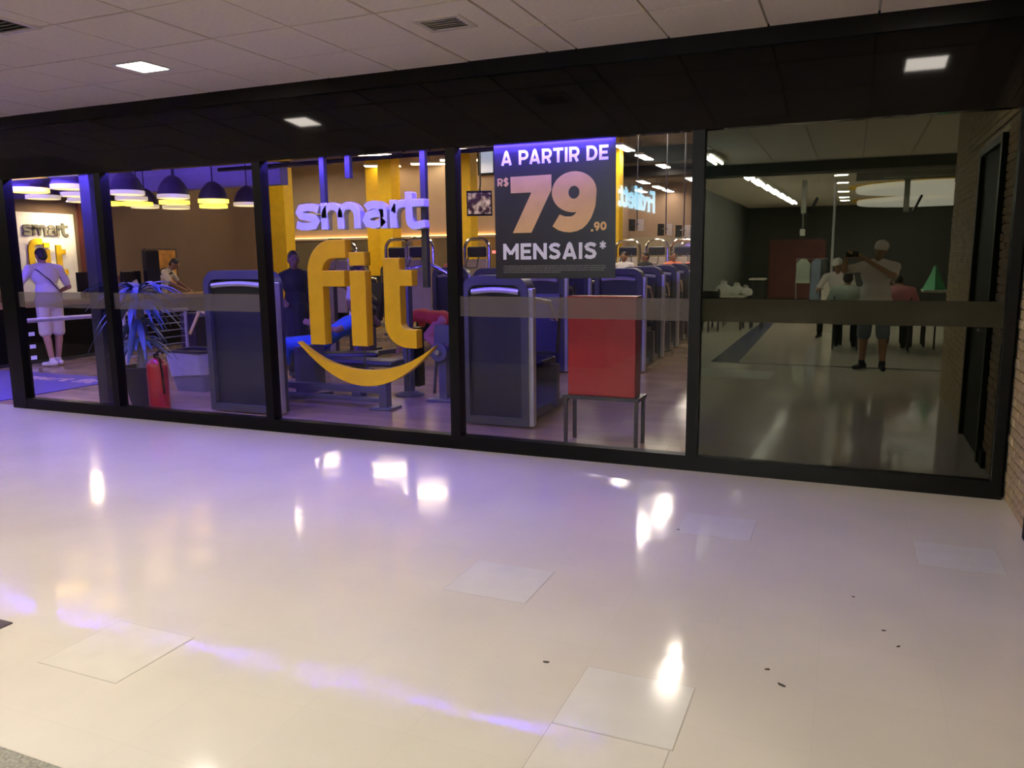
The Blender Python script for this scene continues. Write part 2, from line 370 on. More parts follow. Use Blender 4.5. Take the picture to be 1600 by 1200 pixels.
MB().prism([(-1.9, -6.3), (-1.5, -6.3), (-1.55, -9.4), (-1.62, -13.8), (-1.93, -13.8), (-1.92, -9.4)], (0, 0, 0.002), (1, 0, 0), (0, 1, 0), -0.01).build('floor_stripe', 'stripe', fl)
MB().box(-1.5, 1.3, -6.36, -6.27, -0.01, 0.0025).build('floor_stripe', 'stripe_dark', fl)

ce = struct(MB().box(-20, 7, -8.5, 0.05, HC + 0.012, HC + 0.1).build('ceiling', 'ceil_grid'), 'suspended ceiling of square off-white tiles over the corridor', 'ceiling')
JX = [0.75, 0.08, -0.595, -1.265, -1.95, -2.18, -2.83, -3.49, -4.15, -4.81, -5.47, -6.13, -6.79, -7.45, -8.11, -8.77, -9.43, -10.09, -10.75, -11.41, -12.07, -12.73]
JY = [-0.0, -0.70, -1.38, -2.06, -2.74]
tm = {}
for i in range(len(JX) - 1):
    for j in range(len(JY) - 1):
        x1, x0 = JX[i], JX[i + 1]; y1, y0 = JY[j], JY[j + 1]
        if x0 < -9.5 and j > 1: continue
        key = (round(x1 - x0, 3), round(y1 - y0, 3))
        if key not in tm:
            a, b = key[0] / 2 - .007, key[1] / 2 - .007
            bb = MB().box(-a, a, -b, b, 0, 0.018, 0.003)
            t = bb.build('ceiling_tile', 'ceil', ce); tm[key] = t.data
        else: t = link('ceiling_tile', tm[key], ce)
        t.location = ((x0 + x1) / 2, (y0 + y1) / 2, HC - 0.004 + random.uniform(-.002, .002))
bb = MB()
for i in range(-20, 4):
    for j in range(8):
        bb.box(i * .67 + .09, i * .67 + .745, -2.75 - (j + 1) * .68, -2.75 - j * .68 - .014, HC - .004, HC + .02)
o = bb.build('ceiling_tile_field', 'ceil', ce); o['kind'] = 'stuff'; o['label'] = 'further ceiling tiles over the camera'
struct(MB().box(-20, 7, -9.0, -8.5, HC - 0.16, HC + 0.1).build('trim_1', 'recess'), 'dark ceiling beam across the corridor', 'trim')
c2 = struct(MB().box(-20, 7, -22, -9.0, HC + 0.0, HC + 0.1).build('ceiling_back', 'ceil'), 'ceiling of the hall behind the camera', 'ceiling')
MB().box(0.0, 7, -12.4, -9.0, HC - .03, HC + .02).build('ceiling_recess', 'recess', c2)
MB().box(-0.1, 7, -10.1, -9.95, HC - .07, HC).build('ceiling_strip', 'slat_grey', c2); MB().box(0.5, 7, -11.6, -11.3, HC - .07, HC).build('ceiling_strip', 'slat_grey', c2)
wb = struct(MB().box(-20, 7, -22.2, -21.6, 0, HC + .1).build('wall_back', 'dark_wall'), 'dark wall at the far end of the hall, seen in the glass', 'wall')
for k in range(14): MB().box(-2.5, -0.78, -21.6, -21.55 - .02 * (k % 2), .2 + k * .135, .325 + k * .135).build('shutter_slat', 'red_shutter', wb)
wl = struct(MB().box(-20, -3.2, -22, -5.1, 0, HC + .1).build('wall_left', 'dark_wall'), 'dark wall of the opposite shop behind the camera', 'wall')
struct(MB().box(-20.2, -20, -22, 0.05, 0, HC + .1).build('wall_end', 'hall_wall'), 'wall closing the corridor at its far left end', 'wall')
struct(MB().box(7, 7.2, -22, -4.2, 0, HC + .1).build('wall_far', 'hall_wall'), 'hall wall beyond the brick corner', 'wall')
# brick wall at the right
wr = struct(MB().box(1.014, 7.0, -4.25, 0.1, 0, HC + .1).build('wall_right', 'mortar'), 'tan brick wall meeting the shopfront', 'wall')
bw, bh = 0.215, 0.0622
mA = None; far = MB()
for k in range(50):
    off = (k % 2) * bw / 2
    j = 0
    y = 0.09 + off * -1
    while y > -4.25:
        y1 = min(y - .004, .02); y0 = max(y - bw + .004, -4.25)
        z0 = k * bh + .004; z1 = z0 + bh - .009
        indoor = (-2.12 < y0 and y1 < -1.02 and z1 < 2.46)
        if y1 - y0 > .02 and not (y0 > -2.3 and y1 < -0.9 and z0 < 2.5 and (y0 < -1.0 and y1 > -2.1)):
            px = random.uniform(-.003, .003)
            if y1 > -0.95 and y1 - y0 > .1:
                if mA is None or abs((y1 - y0) - (bw - .008)) > .002:
                    oo = MB().box(0, .03, y0 - y1, 0, 0, z1 - z0, .003).build('brick', random.choice(['brick', 'brick2']), wr)
                    if abs((y1 - y0) - (bw - .008)) < .002: mA = oo.data
                else: oo = link('brick', mA, wr)
                oo.location = (1.0 + px, y1, z0)
                if len(oo.data.materials) and random.random() < .4 and oo.data is mA:
                    oo.material_slots[0].link = 'OBJECT'; oo.material_slots[0].material = MT['brick2']
            else: far.box(1.0 + px, 1.02, y0, y1, z0, z1)
        y -= bw
o = far.build('brick_field', 'brick', wr); o['kind'] = 'stuff'
dr = thing('door_1', 'dark service door set in the brick wall', 'door', (0.995, -1.55, 0)); dr['kind'] = 'structure'
MB().box(0, .04, -.5, .5, 0, 2.4).build('door_leaf', 'door_dark', dr)
for y0, y1, q0, q1 in ((.5, .57, 0, 2.4), (-.57, -.5, 0, 2.4), (-.57, .57, 2.4, 2.46)): MB().box(-.035, .05, y0, y1, q0, q1).build('door_frame', 'black_frame', dr)
MB().tube([(0, .38, 1.0), (-.05, .38, 1.0), (-.05, .26, 1.0)], .011).build('door_handle', 'steel', dr)
struct(MB().box(.97, 1.0, -.96, -.8, 0, .12).build('baseboard_right', 'door_dark'), 'short dark skirting beside the service door', 'baseboard')

# fascia
fa = struct(MB().box(-13, 1.0, -.03, .06, 3.0, HC + .02).build('trim_2', 'black_frame'), 'black band along the top of the shopfront', 'trim')
fp = MB()
fp.hull([(-13, -.045, 2.475), (1.0, -.045, 2.475), (1.0, -.012, 3.0), (-13, -.012, 3.0), (-13, .035, 2.475), (1, .035, 2.475), (1, .035, 3.0), (-13, .035, 3.0)],
        ((0, 1, 2, 3), (5, 4, 7, 6), (0, 4, 5, 1), (3, 2, 6, 7), (0, 3, 7, 4), (1, 5, 6, 2)))
struct(fp.build('wall_fascia', 'black_gloss'), 'black glossy fascia panel above the shop windows', 'wall')
struct(MB().box(-8.5, .98, -.045, .06, 0, .115).build('trim_3', 'black_frame'), 'black bottom rail of the shopfront', 'trim')
struct(MB().box(-20, -12.2, -.05, .1, 0, HC + .1).build('wall_front', 'black_frame'), 'black shopfront wall beyond the entrance', 'wall')
MX = [-8.47, -6.965, -4.97, -3.01, -1.035, .945]
HW = [.11, .042, .045, .045, .042, .03]
desc = ['glass pane next to the entrance', 'glass pane in front of the potted plant', 'glass pane behind the big yellow lettering', 'glass pane holding the price poster', 'dark tinted pane mirroring the hall']
for k in range(5):
    x0, x1 = MX[k] + HW[k], MX[k + 1] - HW[k + 1]
    wn = thing('window_%d' % (k + 1), desc[k], 'window', ((x0 + x1) / 2, 0, 0)); wn['kind'] = 'structure'
    X = (x1 - x0) / 2
    MB().box(-X, X, -.006, .006, .115, 2.475).build('glass', 'clear' if k < 4 else 'tinted', wn)
    if k != 2: MB().box(-X, X, -.0085, -.0065, 1.125, 1.29).build('frosted_band', 'frost' if k < 4 else 'frost_dark', wn)
for k, x in enumerate(MX):
    wn = struct(MB().box(x - HW[k], x + HW[k], -.05, .06, 0 if k == 0 else .115, 2.475).build('trim_%d' % (k + 4), 'black_frame'), 'black upright, %s from the entrance' % ORD[k], 'trim')
struct(MB().box(-1.08, 1.0, .02, .05, .0, 3.0).build('wall_film', 'film'), 'dark film lining behind the tinted pane', 'wall')

# ------------------------------------------------------------------ corridor lamps
MT['e_hall_near'] = emis('lamp_hall_near', (1.0, 0.90, 0.79), L_HALL * 0.14)
def downlight(x, y, label, m='e_hall', s=.135, grp='square corridor downlights', z=HC):
    t = thing('downlight', label, 'ceiling light', (x, y, z), 0, grp)
    b_ = MB(); b_.ring([(-s - .03, -s - .03), (s + .03, -s - .03), (s + .03, s + .03), (-s - .03, s + .03)], [(-s, -s), (s, -s), (s, s), (-s, s)], (0, 0, -.012), (1, 0, 0), (0, 1, 0), .02)
    b_.build('light_frame', 'plastic_white', t)
    MB().box(-s, s, -s, s, -.008, -.004).build('diffuser', m, t)
    return t
dn = downlight(-5.21, -1.0, 'lit square downlight in the ceiling at upper left of the picture', 'e_hall_near')
dup(dn, 'square downlight mirrored as a bright bar in the fascia above the tinted pane', (.43, -1.0, HC))
d0 = downlight(2.6, -5.5, 'square downlight beyond the brick corner')
for k, (x, y) in enumerate([(-10.9, -1.0), (-10.9, -3.9), (-8.05, -3.9), (-5.2, -3.9), (-3.0, -3.9)]):  # lamps out of view, added to brighten the corridor floor and ceiling
    dup(d0, 'square downlight above the camera, %s of the unseen ones counted from the entrance' % ORD[k], (x, y, HC))
f0 = downlight(-.27, -9.2, 'small square light, first of the row mirrored in the tinted pane', 'e_far', .12, 'row of small square lights behind the camera')
for k, y in enumerate((-11.1, -12.9, -15.5, -17.7, -19.1)):
    dup(f0, 'small square light, %s of the row mirrored in the tinted pane' % ORD[k + 1], (-.27, y, HC))
def vent(x, y, label, s):
    t = thing('air_vent', label, 'vent', (x, y, HC), 0, 'ceiling vents')
    MB().ring([(-s - .04, -s * .8 - .04), (s + .04, -s * .8 - .04), (s + .04, s * .8 + .04), (-s - .04, s * .8 + .04)], [(-s, -s * .8), (s, -s * .8), (s, s * .8), (-s, s * .8)], (0, 0, -.014), (1, 0, 0), (0, 1, 0), .016).build('vent_frame', 'tile_cream', t)
    MB().box(-s, s, -s * .8, s * .8, -.004, .0).build('backing', 'recess', t)
    for k in range(5): MB().obox((0, -s * .64 + k * s * .32, -.009), s * 2, .03, .003, Matrix.Rotation(.6, 3, 'X').to_quaternion()).build('vent_slat', 'slat_grey', t)
vent(-2.52, -1.02, 'small square air vent in the ceiling above the price poster', .13)
vent(-5.12, -2.2, 'air vent cut by the upper left edge of the picture', .14)
# fluorescent rows
def tube_fix(x, y, label, grp, m='e_tube'):
    t = thing('fluorescent_fixture', label, 'ceiling light', (x, y, HC - .006), 0, grp)
    MB().box(-.1, .1, -.6, .6, -.05, 0).build('tray', 'plastic_white', t)
    for s_ in (-.05, .05): MB().tube([(s_, -.57, -.075), (s_, .57, -.075)], .022, 8).build('tube', m, t)
    return t
g_ = 'fluorescent row behind the camera'
t0 = tube_fix(-2.02, -6.75, 'twin tube fixture in front of the ceiling beam', g_, 'e_tube_dim')
t0 = tube_fix(-1.86, -9.75, 'twin tube fixture, first beyond the beam in the mirrored row', g_)
for k in range(1, 7): dup(t0, 'twin tube fixture, %s beyond the beam in the mirrored row' % ORD[k], (-1.86 + k * .045, -9.75 - k * 1.36, HC - .006))
# round white ceiling rafts
for k, (cx, y, r) in enumerate(((1.6, -14.5, 1.6), (1.8, -19.5, 1.75))):
    t = thing('ceiling_raft', ['nearer large round white ceiling raft with yellow rim', 'further large round white ceiling raft with yellow rim'][k], 'ceiling raft', (cx, y, 2.98), 0, 'round ceiling rafts')
    MB().lathe([(r - .03, 0), (r, .03), (r, .12), (r - .05, .13)], n=48).build('disc', 'e_disc', t, True)  # mild glow put into the disc surface so it looks lit
    MB().lathe([(r + .16, .122), (r + .16, .138), (r - .3, .138), (r - .3, .122)], n=48).build('yellow_rim', 'yellow', t)  # yellow plate stands in for the glow on the ceiling above

# ================================================================== SETTING: shop interior
struct(MB().box(-20, 0.5, .05, 31, -.1, 0).build('floor_gym', 'gymfloor'), 'brown plank floor inside the gym', 'floor')
struct(MB().box(-20, 0.5, .06, 31, 4.8, 4.9).build('ceiling_gym', 'gym_ceil'), 'dark high ceiling of the gym', 'ceiling')
struct(MB().box(-20, -7.75, 3.72, 3.9, 2.70, 3.1).build('trim_12', 'recep_ceil'), 'blue lit dropped beam over the reception pendants', 'trim')  # beam added as a surface for the blue glow at the pane tops
struct(MB().box(-20, -7.75, .14, 5.0, 3.1, 3.17).build('ceiling_reception', 'recep_ceil'), 'low dark ceiling over the reception', 'ceiling')
struct(MB().box(-20, 1.0, .06, .14, HC, 4.9).build('wall_head', 'black_matte'), 'inner face of the shopfront head', 'wall')
struct(MB().box(-14.2, -14.0, .14, 10.6, 0, 4.8).build('wall_reception', 'brown_wall'), 'brown wall behind the reception desk', 'wall')
struct(MB().box(-20, -14.0, 10.4, 10.6, 0, 4.8).build('wall_corner', 'brown_wall'), 'wall behind the reception corner', 'wall')
wg = struct(MB().box(-20, -9.4, 16.0, 16.2, 0, 4.8).build('wall_gym', 'beige'), 'beige gym wall above mirrors', 'wall')
x = -19.5
while x < -9.6:
    MB().box(x + .006, min(x + 1.2, -9.42) - .006, 15.975, 16.0, .1, 2.22).build('mirror_panel', 'mirror', wg); x += 1.2
MB().box(-20, -9.42, 15.93, 16.0, 2.22, 2.29).build('mirror_ledge', 'beige', wg)
plab(MB().box(-19.9, -9.5, 15.945, 15.985, 2.29, 2.31).build('wash_strip', 'e_wash', wg), 'warm strip lighting the wall from the ledge')
wf = struct(MB().box(-20, 0.5, 30.0, 30.2, 0, 4.8).build('wall_deep', 'brown_wall'), 'brown wall at the deep end of the gym', 'wall')
MB().box(-9.4, .4, 29.95, 30.0, .1, 2.45).build('mirror_panel', 'mirror', wf)
struct(MB().box(-9.6, -9.4, 16.0, 30, 0, 4.8).build('wall_side', 'brown_wall'), 'side wall of the deep gym bay', 'wall')
struct(MB().box(-.95, -.85, .06, 31, 0, 4.8).build('wall_partition', 'brown_wall'), 'partition behind the tinted pane', 'wall')
struct(MB().box(-20.2, -20, 0, 31, 0, 4.8).build('wall_outer', 'brown_wall'), 'outer gym wall', 'wall')
def column(x, y, wd, dp, label, z1=4.8, m='yellow'):
    t = thing('column', label, 'column', (x, y, 0)); t['kind'] = 'structure'
    MB().box(-wd / 2, wd / 2, -dp / 2, dp / 2, 0, z1, .01).build('shaft', m, t); MB().box(-wd / 2 - .02, wd / 2 + .02, -dp / 2 - .02, dp / 2 + .02, 0, .12).build('plinth', 'black_matte', t)
column(-13.2, 10.25, .8, .35, 'yellow column at the corner of the reception wall')
column(-12.85, 15.0, .46, .5, 'bright yellow column behind the big lettering')
column(-13.75, 15.7, .5, .4, 'shaded yellow column in the far corner')
column(-10.2, 14.9, .42, .45, 'yellow column below the hung television')
column(-6.05, 15.5, .4, .4, 'yellow column beside the price poster')
hw = thing('window_6', 'pair of pale blue high windows under the gym ceiling', 'window', (-9.75, 15.95, 0)); hw['kind'] = 'structure'
for x0, x1 in ((-.52, -.1), (.02, .36), (.4, .75)): MB().box(x0, x1, -.02, .0, 4.08, 4.75).build('pane', 'e_dawn', hw)
for x0 in (-.56, -.06, .37, .76): MB().box(x0 - .02, x0 + .02, -.05, .02, 4.08, 4.78).build('window_frame', 'black_frame', hw)
MB().box(-.58, .78, -.05, .02, 4.02, 4.08).build('window_sill', 'black_frame', hw)
# ducts and rails under the ceiling
def bar(name, label, cat, p0, p1, r, m, group=None):
    o = MB().tube([p0, p1], r, 8).build(name, m, at=p0); return tag(o, label, cat, group)
bar('ceiling_pipe', 'upper thin dark pipe behind the white lettering', 'pipe', (-8.5, 3.2, 3.12), (-4.2, 3.2, 3.12), .028, 'black_frame', 'pipes above the lettering')
bar('ceiling_pipe', 'lower thin dark pipe behind the white lettering', 'pipe', (-8.5, 3.3, 2.90), (-3.6, 3.3, 2.93), .028, 'black_frame', 'pipes above the lettering')
bar('ceiling_pipe', 'slanting brace between the two dark pipes', 'pipe', (-6.6, 3.25, 3.12), (-5.4, 3.25, 2.93), .016, 'black_frame', 'pipes above the lettering')
bar('ceiling_pipe', 'slanting brace at the left end of the pipes', 'pipe', (-8.4, 3.25, 3.1), (-7.2, 3.25, 2.93), .016, 'black_frame', 'pipes above the lettering')
tag(MB().box(-9.3, -1.2, 17.9, 18.7, 4.35, 4.8).build('air_duct', 'black_matte', at=(-5, 18, 4.5)), 'dark air duct crossing above the deep gym bay', 'duct')
tag(MB().box(-9.3, -1.2, 20.4, 21.2, 4.2, 4.8).build('air_duct', 'black_matte', at=(-5, 20.8, 4.5)), 'darker duct further back above the deep gym bay', 'duct')
def gymlight(x, y, label, grp, m='e_gym', L=.62, wd=.13, z=4.4):
    t = thing('strip_light', label, 'ceiling light', (x, y, z), 0, grp)
    MB().box(-wd, wd, -L, L, .0, .06, .01).build('housing', 'plastic_white', t); MB().box(-wd + .01, wd - .01, -L + .01, L - .01, -.012, .0).build('diffuser', m, t)
    b_ = MB()
    for s_ in (-L * .7, L * .7): MB().box(-.006, .006, s_ - .006, s_ + .006, .06, .4).build('hanger', 'metal_dark', t)
    return t
g1 = gymlight(-5.62, 14.95, 'gym strip light nearest the glass in the right hand row', 'right hand row of gym strip lights')
for k, y in enumerate((17.1, 19.5, 22.05, 24.4, 27.0)): dup(g1, 'gym strip light, %s in the right hand row' % ORD[k + 1], (-5.62, y, 4.4))
for k, (x, y) in enumerate(((-5.75, 12.35), (-3.85, 12.2), (-4.0, 10.5), (-2.12, 13.2), (-2.12, 5.0), (-6.8, 8.6))): dup(g1, 'gym strip light hidden by the fascia, %s of those mirrored on the corridor floor' % ORD[k], (x, y, 4.4))
for k, y in enumerate((22.2, 24.7, 27.3, 29.2)): dup(g1, 'gym strip light, %s in the middle row' % ORD[k], (-7.5, y, 4.4), None, 'middle row of gym strip lights')
dup(g1, 'gym strip light, nearer one of the left row shining through the mirrored sign', (-9.0, 26.2, 4.4), None, 'left row of gym strip lights')
dup(g1, 'gym strip light, further one of the left row shining through the mirrored sign', (-8.6, 28.8, 4.4), None, 'left row of gym strip lights')
n1 = gymlight(-9.25, 13.35, 'wide gym light in front of the high windows', 'wide gym lights by the columns', 'e_gymv', .2, .55)
n1.rotation_euler = (0, 0, .45)
for x, y, l in ((-13.3, 15.4, 'wide gym light above the letter t of the white lettering'), (-10.6, 15.2, 'wide gym light beside the second upright'), (-11.8, 15.6, 'wide gym light cut by the fourth upright')):
    dup(n1, l, (x, y, 4.4), .45)
n2 = gymlight(-9.85, 11.4, 'wide gym light hidden by the fascia above the lettering', 'wide gym lights by the columns', 'e_gymn', .2, .55)
n2.rotation_euler = (0, 0, .45)
for x, y, l in ((-12.0, 13.0, 'wide gym light hidden by the fascia beside the bright column'), (-12.0, 8.2, 'wide gym light hidden by the fascia near the corner column'), (-14.6, 13.4, 'wide gym light hidden by the fascia before the beige wall'), (-16.6, 13.6, 'wide gym light hidden by the fascia in the far corner')):  # the later lamps are added out of view to brighten column and wall
    dup(n2, l, (x, y, 4.4), .45)
# ------------------------------------------------------------------ blue led strip
t = thing('led_strip', 'blue light strip along the glass head above the windows', 'light strip', (-6.5, .051, 2.519))
MB().box(-5.6, 4.8, -.008, .0, -.02, .03).build('channel', 'silver', t)
MB().box(-5.6, 4.8, -.0, .016, -.022, .02).build('profile', 'black_matte', t)
MB().box(-5.6, 4.8, .001, .015, -.024, -.022).build('diodes', 'e_led', t)
MB().hull([(x, y, z) for x in (-5.6, 4.8) for y, z in ((.0, .0245), (.016, .0217), (.016, .020), (.0, .020))], ((0, 1, 2, 3), (4, 7, 6, 5), (0, 4, 5, 1), (1, 5, 6, 2), (2, 6, 7, 3), (3, 7, 4, 0))).build('diodes', 'e_led_up', t)  # upward strip added to throw blue light onto ceiling and beam

# ================================================================== shop front lettering
OZ = (0, 0.15, 0); UX = (1, 0, 0); UZ = (0, 0, 1); DP = -0.085
sm = thing('lettering', 'large white raised letters reading smart hung behind the glass', 'lettering', (-4.0, .15, 1.85))
def letters(root, strokes, m, depth, o, ux=UX, uz=UZ, base=(0, 0, 0), lip=True, names='letter'):
    for wd, sts in strokes:
        b_ = MB()
        for s_ in sts: b_.stroke(s_[0], s_[1] if len(s_) > 1 else wd, o, ux, uz, depth)
        ob = b_.build(names, m, root, at=None)
        ob.matrix_parent_inverse = Matrix.Translation(-V(root.location)) if root.rotation_euler.z == 0 else ob.matrix_parent_inverse
        bv = ob.modifiers.new('soft', 'BEVEL'); bv.width = .006; bv.segments = 2; bv.limit_method = 'ANGLE'
SW = .068
z0 = 1.865; xh = 2.105
def word_smart(z0, xh, xs, sw, tt):
    h = sw / 2; zc = (z0 + xh) / 2; r = (xh - z0) / 4 - h / 2
    S = arc(xs[0] + .125 - .01, xh - h - r, .085, 20, 250, 10, r) if False else None
    x = xs[0]; W = xs[1]
    zt, zb = xh - h, z0 + h; q = (zt - zb) / 4
    s_s = [[[(x + W, zt - q * .55), (x + W * .80, zt - q * .1), (x + W * .5, zt), (x + W * .22, zt - q * .18), (x + h * .9, zt - q), (x + W * .22, zt - q * 1.72), (x + W * .5, zt - q * 2), (x + W * .8, zt - q * 2.3), (x + W - h * .8, zt - q * 3), (x + W * .8, zt - q * 3.8), (x + W * .5, zb), (x + W * .2, zb + q * .1), (x, zb + q * .5)]]]
    x = xs[2]; W = xs[3]; g = (W - sw) / 2
    s_m = [[[(x + h, z0), (x + h, xh)]]]
    for i in (0, 1):
        cx = x + h + g * i + g / 2
        s_m.append([[(cx - g / 2, zt - g * .6)] + arc(cx, zt - g / 2, g / 2, 165, 0, 8) + [(cx + g / 2, z0)]])
    x = xs[4]; W = xs[5]
    s_a = [[arc(x + W * .46, zt - .055, W * .46 - h * .6, 150, 0, 8, .055) + [(x + W - h, zt - .06), (x + W - h, z0)]],
           [[(x + W - h, zc + .012), (x + W * .45, zc + .012), (x + W * .2, zc - .008), (x + h * .9, zc - .045), (x + W * .2, zb + .012), (x + W * .45, zb), (x + W * .72, zb + .012), (x + W - h, zb + .045)]]]
    x = xs[6]; W = xs[7]
    s_r = [[[(x + h, z0), (x + h, xh)]], [[(x + h, zt - .075), (x + h + .03, zt - .025), (x + W * .65, zt - .002), (x + W, zt)]]]
    x = xs[8]; W = xs[9]
    s_t = [[[(x + h, tt), (x + h, z0 + .075)] + arc(x + h + .062, z0 + .062 + h * .35, .062, 195, 270, 5)[1:] + [(x + W, zb - .003)]], [[(x + sw, xh - h), (x + W, xh - h)]]]
    return [(sw, s_s), (sw, s_m), (sw, s_a), (sw, s_r), (sw, s_t)]
letters(sm, word_smart(z0, xh, [-4.705, .245, -4.435, .42, -3.985, .245, -3.712, .175, -3.555, .19], SW, 2.165), 'logo_white', DP, OZ)
ft = thing('lettering', 'huge yellow raised letters reading fit hung behind the glass', 'lettering', (-4.0, .15, .82))
fw = .165; h = fw / 2; zb = .82
s_f = [[[(-4.615 + h, zb), (-4.615 + h, 1.38)] + arc(-4.615 + h + .2, 1.48, .2, 180, 90, 8, .215) + [(-4.19, 1.695)]], [[(-4.46, 1.43), (-4.21, 1.43)], .145]]
s_i = [[[(-4.155 + h, zb), (-4.155 + h, 1.50)]], [[(-4.155 + h, 1.545), (-4.155 + h, 1.665)]]]
s_t = [[[(-3.80 + h, 1.61), (-3.80 + h, 1.12)] + arc(-3.80 + h + .16, 1.04, .16, 180, 270, 8, .14) + [(-3.48, .90)]], [[(-3.65, 1.435), (-3.51, 1.435)], .14]]
letters(ft, [(fw, s_f), (fw, s_i), (fw, s_t)], 'logo_yellow', DP - .02, OZ)
top, bot = [], []
for i in range(25):
    u = -1 + 2 * i / 24; x = -4.03 + .73 * u
    bot.append((x, .455 + .385 * abs(u) ** 2.0 + .004 * u)); top.append((x, .60 + .245 * abs(u) ** 2.2 + .004 * u))
bot[0] = (-4.77, .835)
sl = tag(MB().prism(bot + top[::-1], (0, .15, 0), UX, UZ, -.07).build('smile_emblem', 'logo_yellow', at=(-4.03, .15, .455)), 'yellow smile shaped curve under the fit letters', 'emblem')
for x in (-4.07, -3.62): MB().box(x - .006 + 4.03, x + .006 + 4.03, .06, .072, .06, .42).build('support_rod', 'stand', sl)
for x, zt, zb_, l in ((-4.467, 4.8, 1.9, 'blue lit hanger post behind the letters s and m'), (-3.425, 4.8, 1.35, 'blue lit hanger post behind the letter t'), (-4.19, 4.8, 2.32, 'short blue lit hanger stub above the letter a')):
    o = tag(MB().box(x - .025, x + .025, .236, .286, zb_, zt).build('hanger_post', 'stand', at=(x, .28, zt)), l, 'post', 'posts carrying the lettering')

# ------------------------------------------------------------------ price poster
po = thing('price_poster', 'dark poster with gold 79 hung inside the fourth pane', 'poster', (-2.18, .09, 1.43))
P0 = MB(); P0.hull([(-2.684, .09, 2.49), (-1.677, .09, 2.49), (-1.672, .09, 1.437), (-2.679, .09, 1.431), (-2.684, .096, 2.49), (-1.677, .096, 2.49), (-1.672, .096, 1.437), (-2.679, .096, 1.431)],
    ((0, 1, 2, 3), (5, 4, 7, 6), (0, 4, 5, 1), (3, 2, 6, 7), (0, 3, 7, 4), (1, 5, 6, 2)))
PI_ = Matrix.Translation(-V(po.location))
def onp(o): o.matrix_parent_inverse = PI_; return o
onp(P0.build('board', 'poster', po))
b_ = MB(); b_.prism([(-2.542, 2.236), (-2.194, 2.239), (-2.195, 2.122), (-2.364, 1.796), (-2.525, 1.796), (-2.362, 2.109), (-2.54, 2.109)], (0, .0885, 0), UX, UZ, -.0015)
onp(plab(b_.build('numeral', 'poster_gold', po), 'gold numeral seven'))
n_ = 40
b_ = MB(); b_.ring([(-2.008 + .182 * math.cos(2 * PI * i / n_), 2.099 + .155 * math.sin(2 * PI * i / n_)) for i in range(n_)], [(-2.008 + .045 * math.cos(2 * PI * i / n_), 2.096 + .049 * math.sin(2 * PI * i / n_)) for i in range(n_)], (0, .0885, 0), UX, UZ, -.0015)
b_.prism([(-1.826, 2.10), (-1.829, 2.05), (-1.834, 1.991), (-1.85, 1.94), (-1.869, 1.896), (-1.90, 1.852), (-1.936, 1.82), (-1.985, 1.799), (-2.041, 1.791), (-2.09, 1.796), (-2.137, 1.81), (-2.185, 1.841), (-2.126, 1.931), (-2.084, 1.915), (-2.031, 1.913), (-2.005, 1.925), (-1.989, 1.942), (-1.965, 1.962), (-1.93, 1.98), (-1.90, 2.03)], (0, .0884, 0), UX, UZ, -.0015)
onp(plab(b_.build('numeral', 'poster_gold', po), 'gold numeral nine'))
GH = .1
def ellp(cx, cy, rx, ry, a0=0, a1=360, n=14): return arc(cx, cy, rx, a0, a1, n, ry)
S_ = [(.64, .78), (.54, .87), (.36, .905), (.19, .85), (.115, .74), (.18, .61), (.36, .525), (.54, .45), (.61, .31), (.54, .16), (.36, .095), (.17, .13), (.06, .22)]
P_ = [[(GH, 0), (GH, 1)], [(GH, .9), (.42, .9)] + arc(.42, .655, .245, 80, -80, 8)[0:] + [(.42, .41), (GH, .41)]]
GL = {'A': (.86, [[(.10, 0), (.40, .93)], [(.76, 0), (.46, .93)], [(.36, .93), (.50, .93)], [(.22, .26), (.64, .26)]]), 'P': (.70, P_), 'R': (.74, P_ + [[(.40, .42), (.62, 0)]]),
      'T': (.76, [[(0, .9), (.76, .9)], [(.38, 0), (.38, .9)]]), 'I': (.2, [[(GH, 0), (GH, 1)]]), 'D': (.80, [[(GH, 0), (GH, 1)], [(GH, .9), (.36, .9)] + arc(.36, .5, .34, 80, -80, 10, .4) + [(.36, .1), (GH, .1)]]),
      'E': (.66, [[(GH, 0), (GH, 1)], [(GH, .9), (.66, .9)], [(GH, .5), (.6, .5)], [(GH, .1), (.66, .1)]]), 'M': (.98, [[(GH, 0), (GH, 1)], [(.88, 0), (.88, 1)], [(GH, .9), (.49, .34)], [(.88, .9), (.49, .34)]]),
      'N': (.84, [[(GH, 0), (GH, 1)], [(.74, 0), (.74, 1)], [(GH, .92), (.74, .08)]]), 'S': (.70, [S_]), '$': (.70, [S_, [(.36, -.1), (.36, 1.1)]]),
      '9': (.70, [ellp(.35, .64, .25, .26), [(.6, .64), (.56, .35), (.42, .12), (.26, 0)]]), '0': (.74, [ellp(.37, .5, .27, .4)]), ',': (.26, [[(.16, .14), (.08, -.14)]]),
      '*': (.5, [[(.25, .5), (.25, 1)], [(.04, .62), (.46, .88)], [(.04, .88), (.46, .62)]]), ' ': (.30, [])}
def print_line(body, m, x0, x1, zl, zh, wt=.2, gap=.12):
    tot = sum(GL[c][0] for c in body) + gap * (len(body) - 1); kx = (x1 - x0) / tot; kz = zh - zl; x = x0
    for c in body:
        wd, sts = GL[c]
        if sts:
            b_ = MB()
            for q, s_ in enumerate(sts): b_.stroke([(x + p[0] * kx, zl + p[1] * kz) for p in s_], wt * (kx + kz) / 2 * (.6 if c == '*' else 1), (0, .0887 - .00005 * q, 0), UX, UZ, -.0012)
            onp(b_.build('printed_letter', m, po))
        x += (wd + gap) * kx
print_line('A PARTIR DE', 'poster_white', -2.622, -1.735, 2.327, 2.437); print_line('R$', 'poster_gold', -2.655, -2.56, 2.168, 2.228, .24); print_line(',90', 'poster_gold', -1.868, -1.746, 1.803, 1.866, .26)
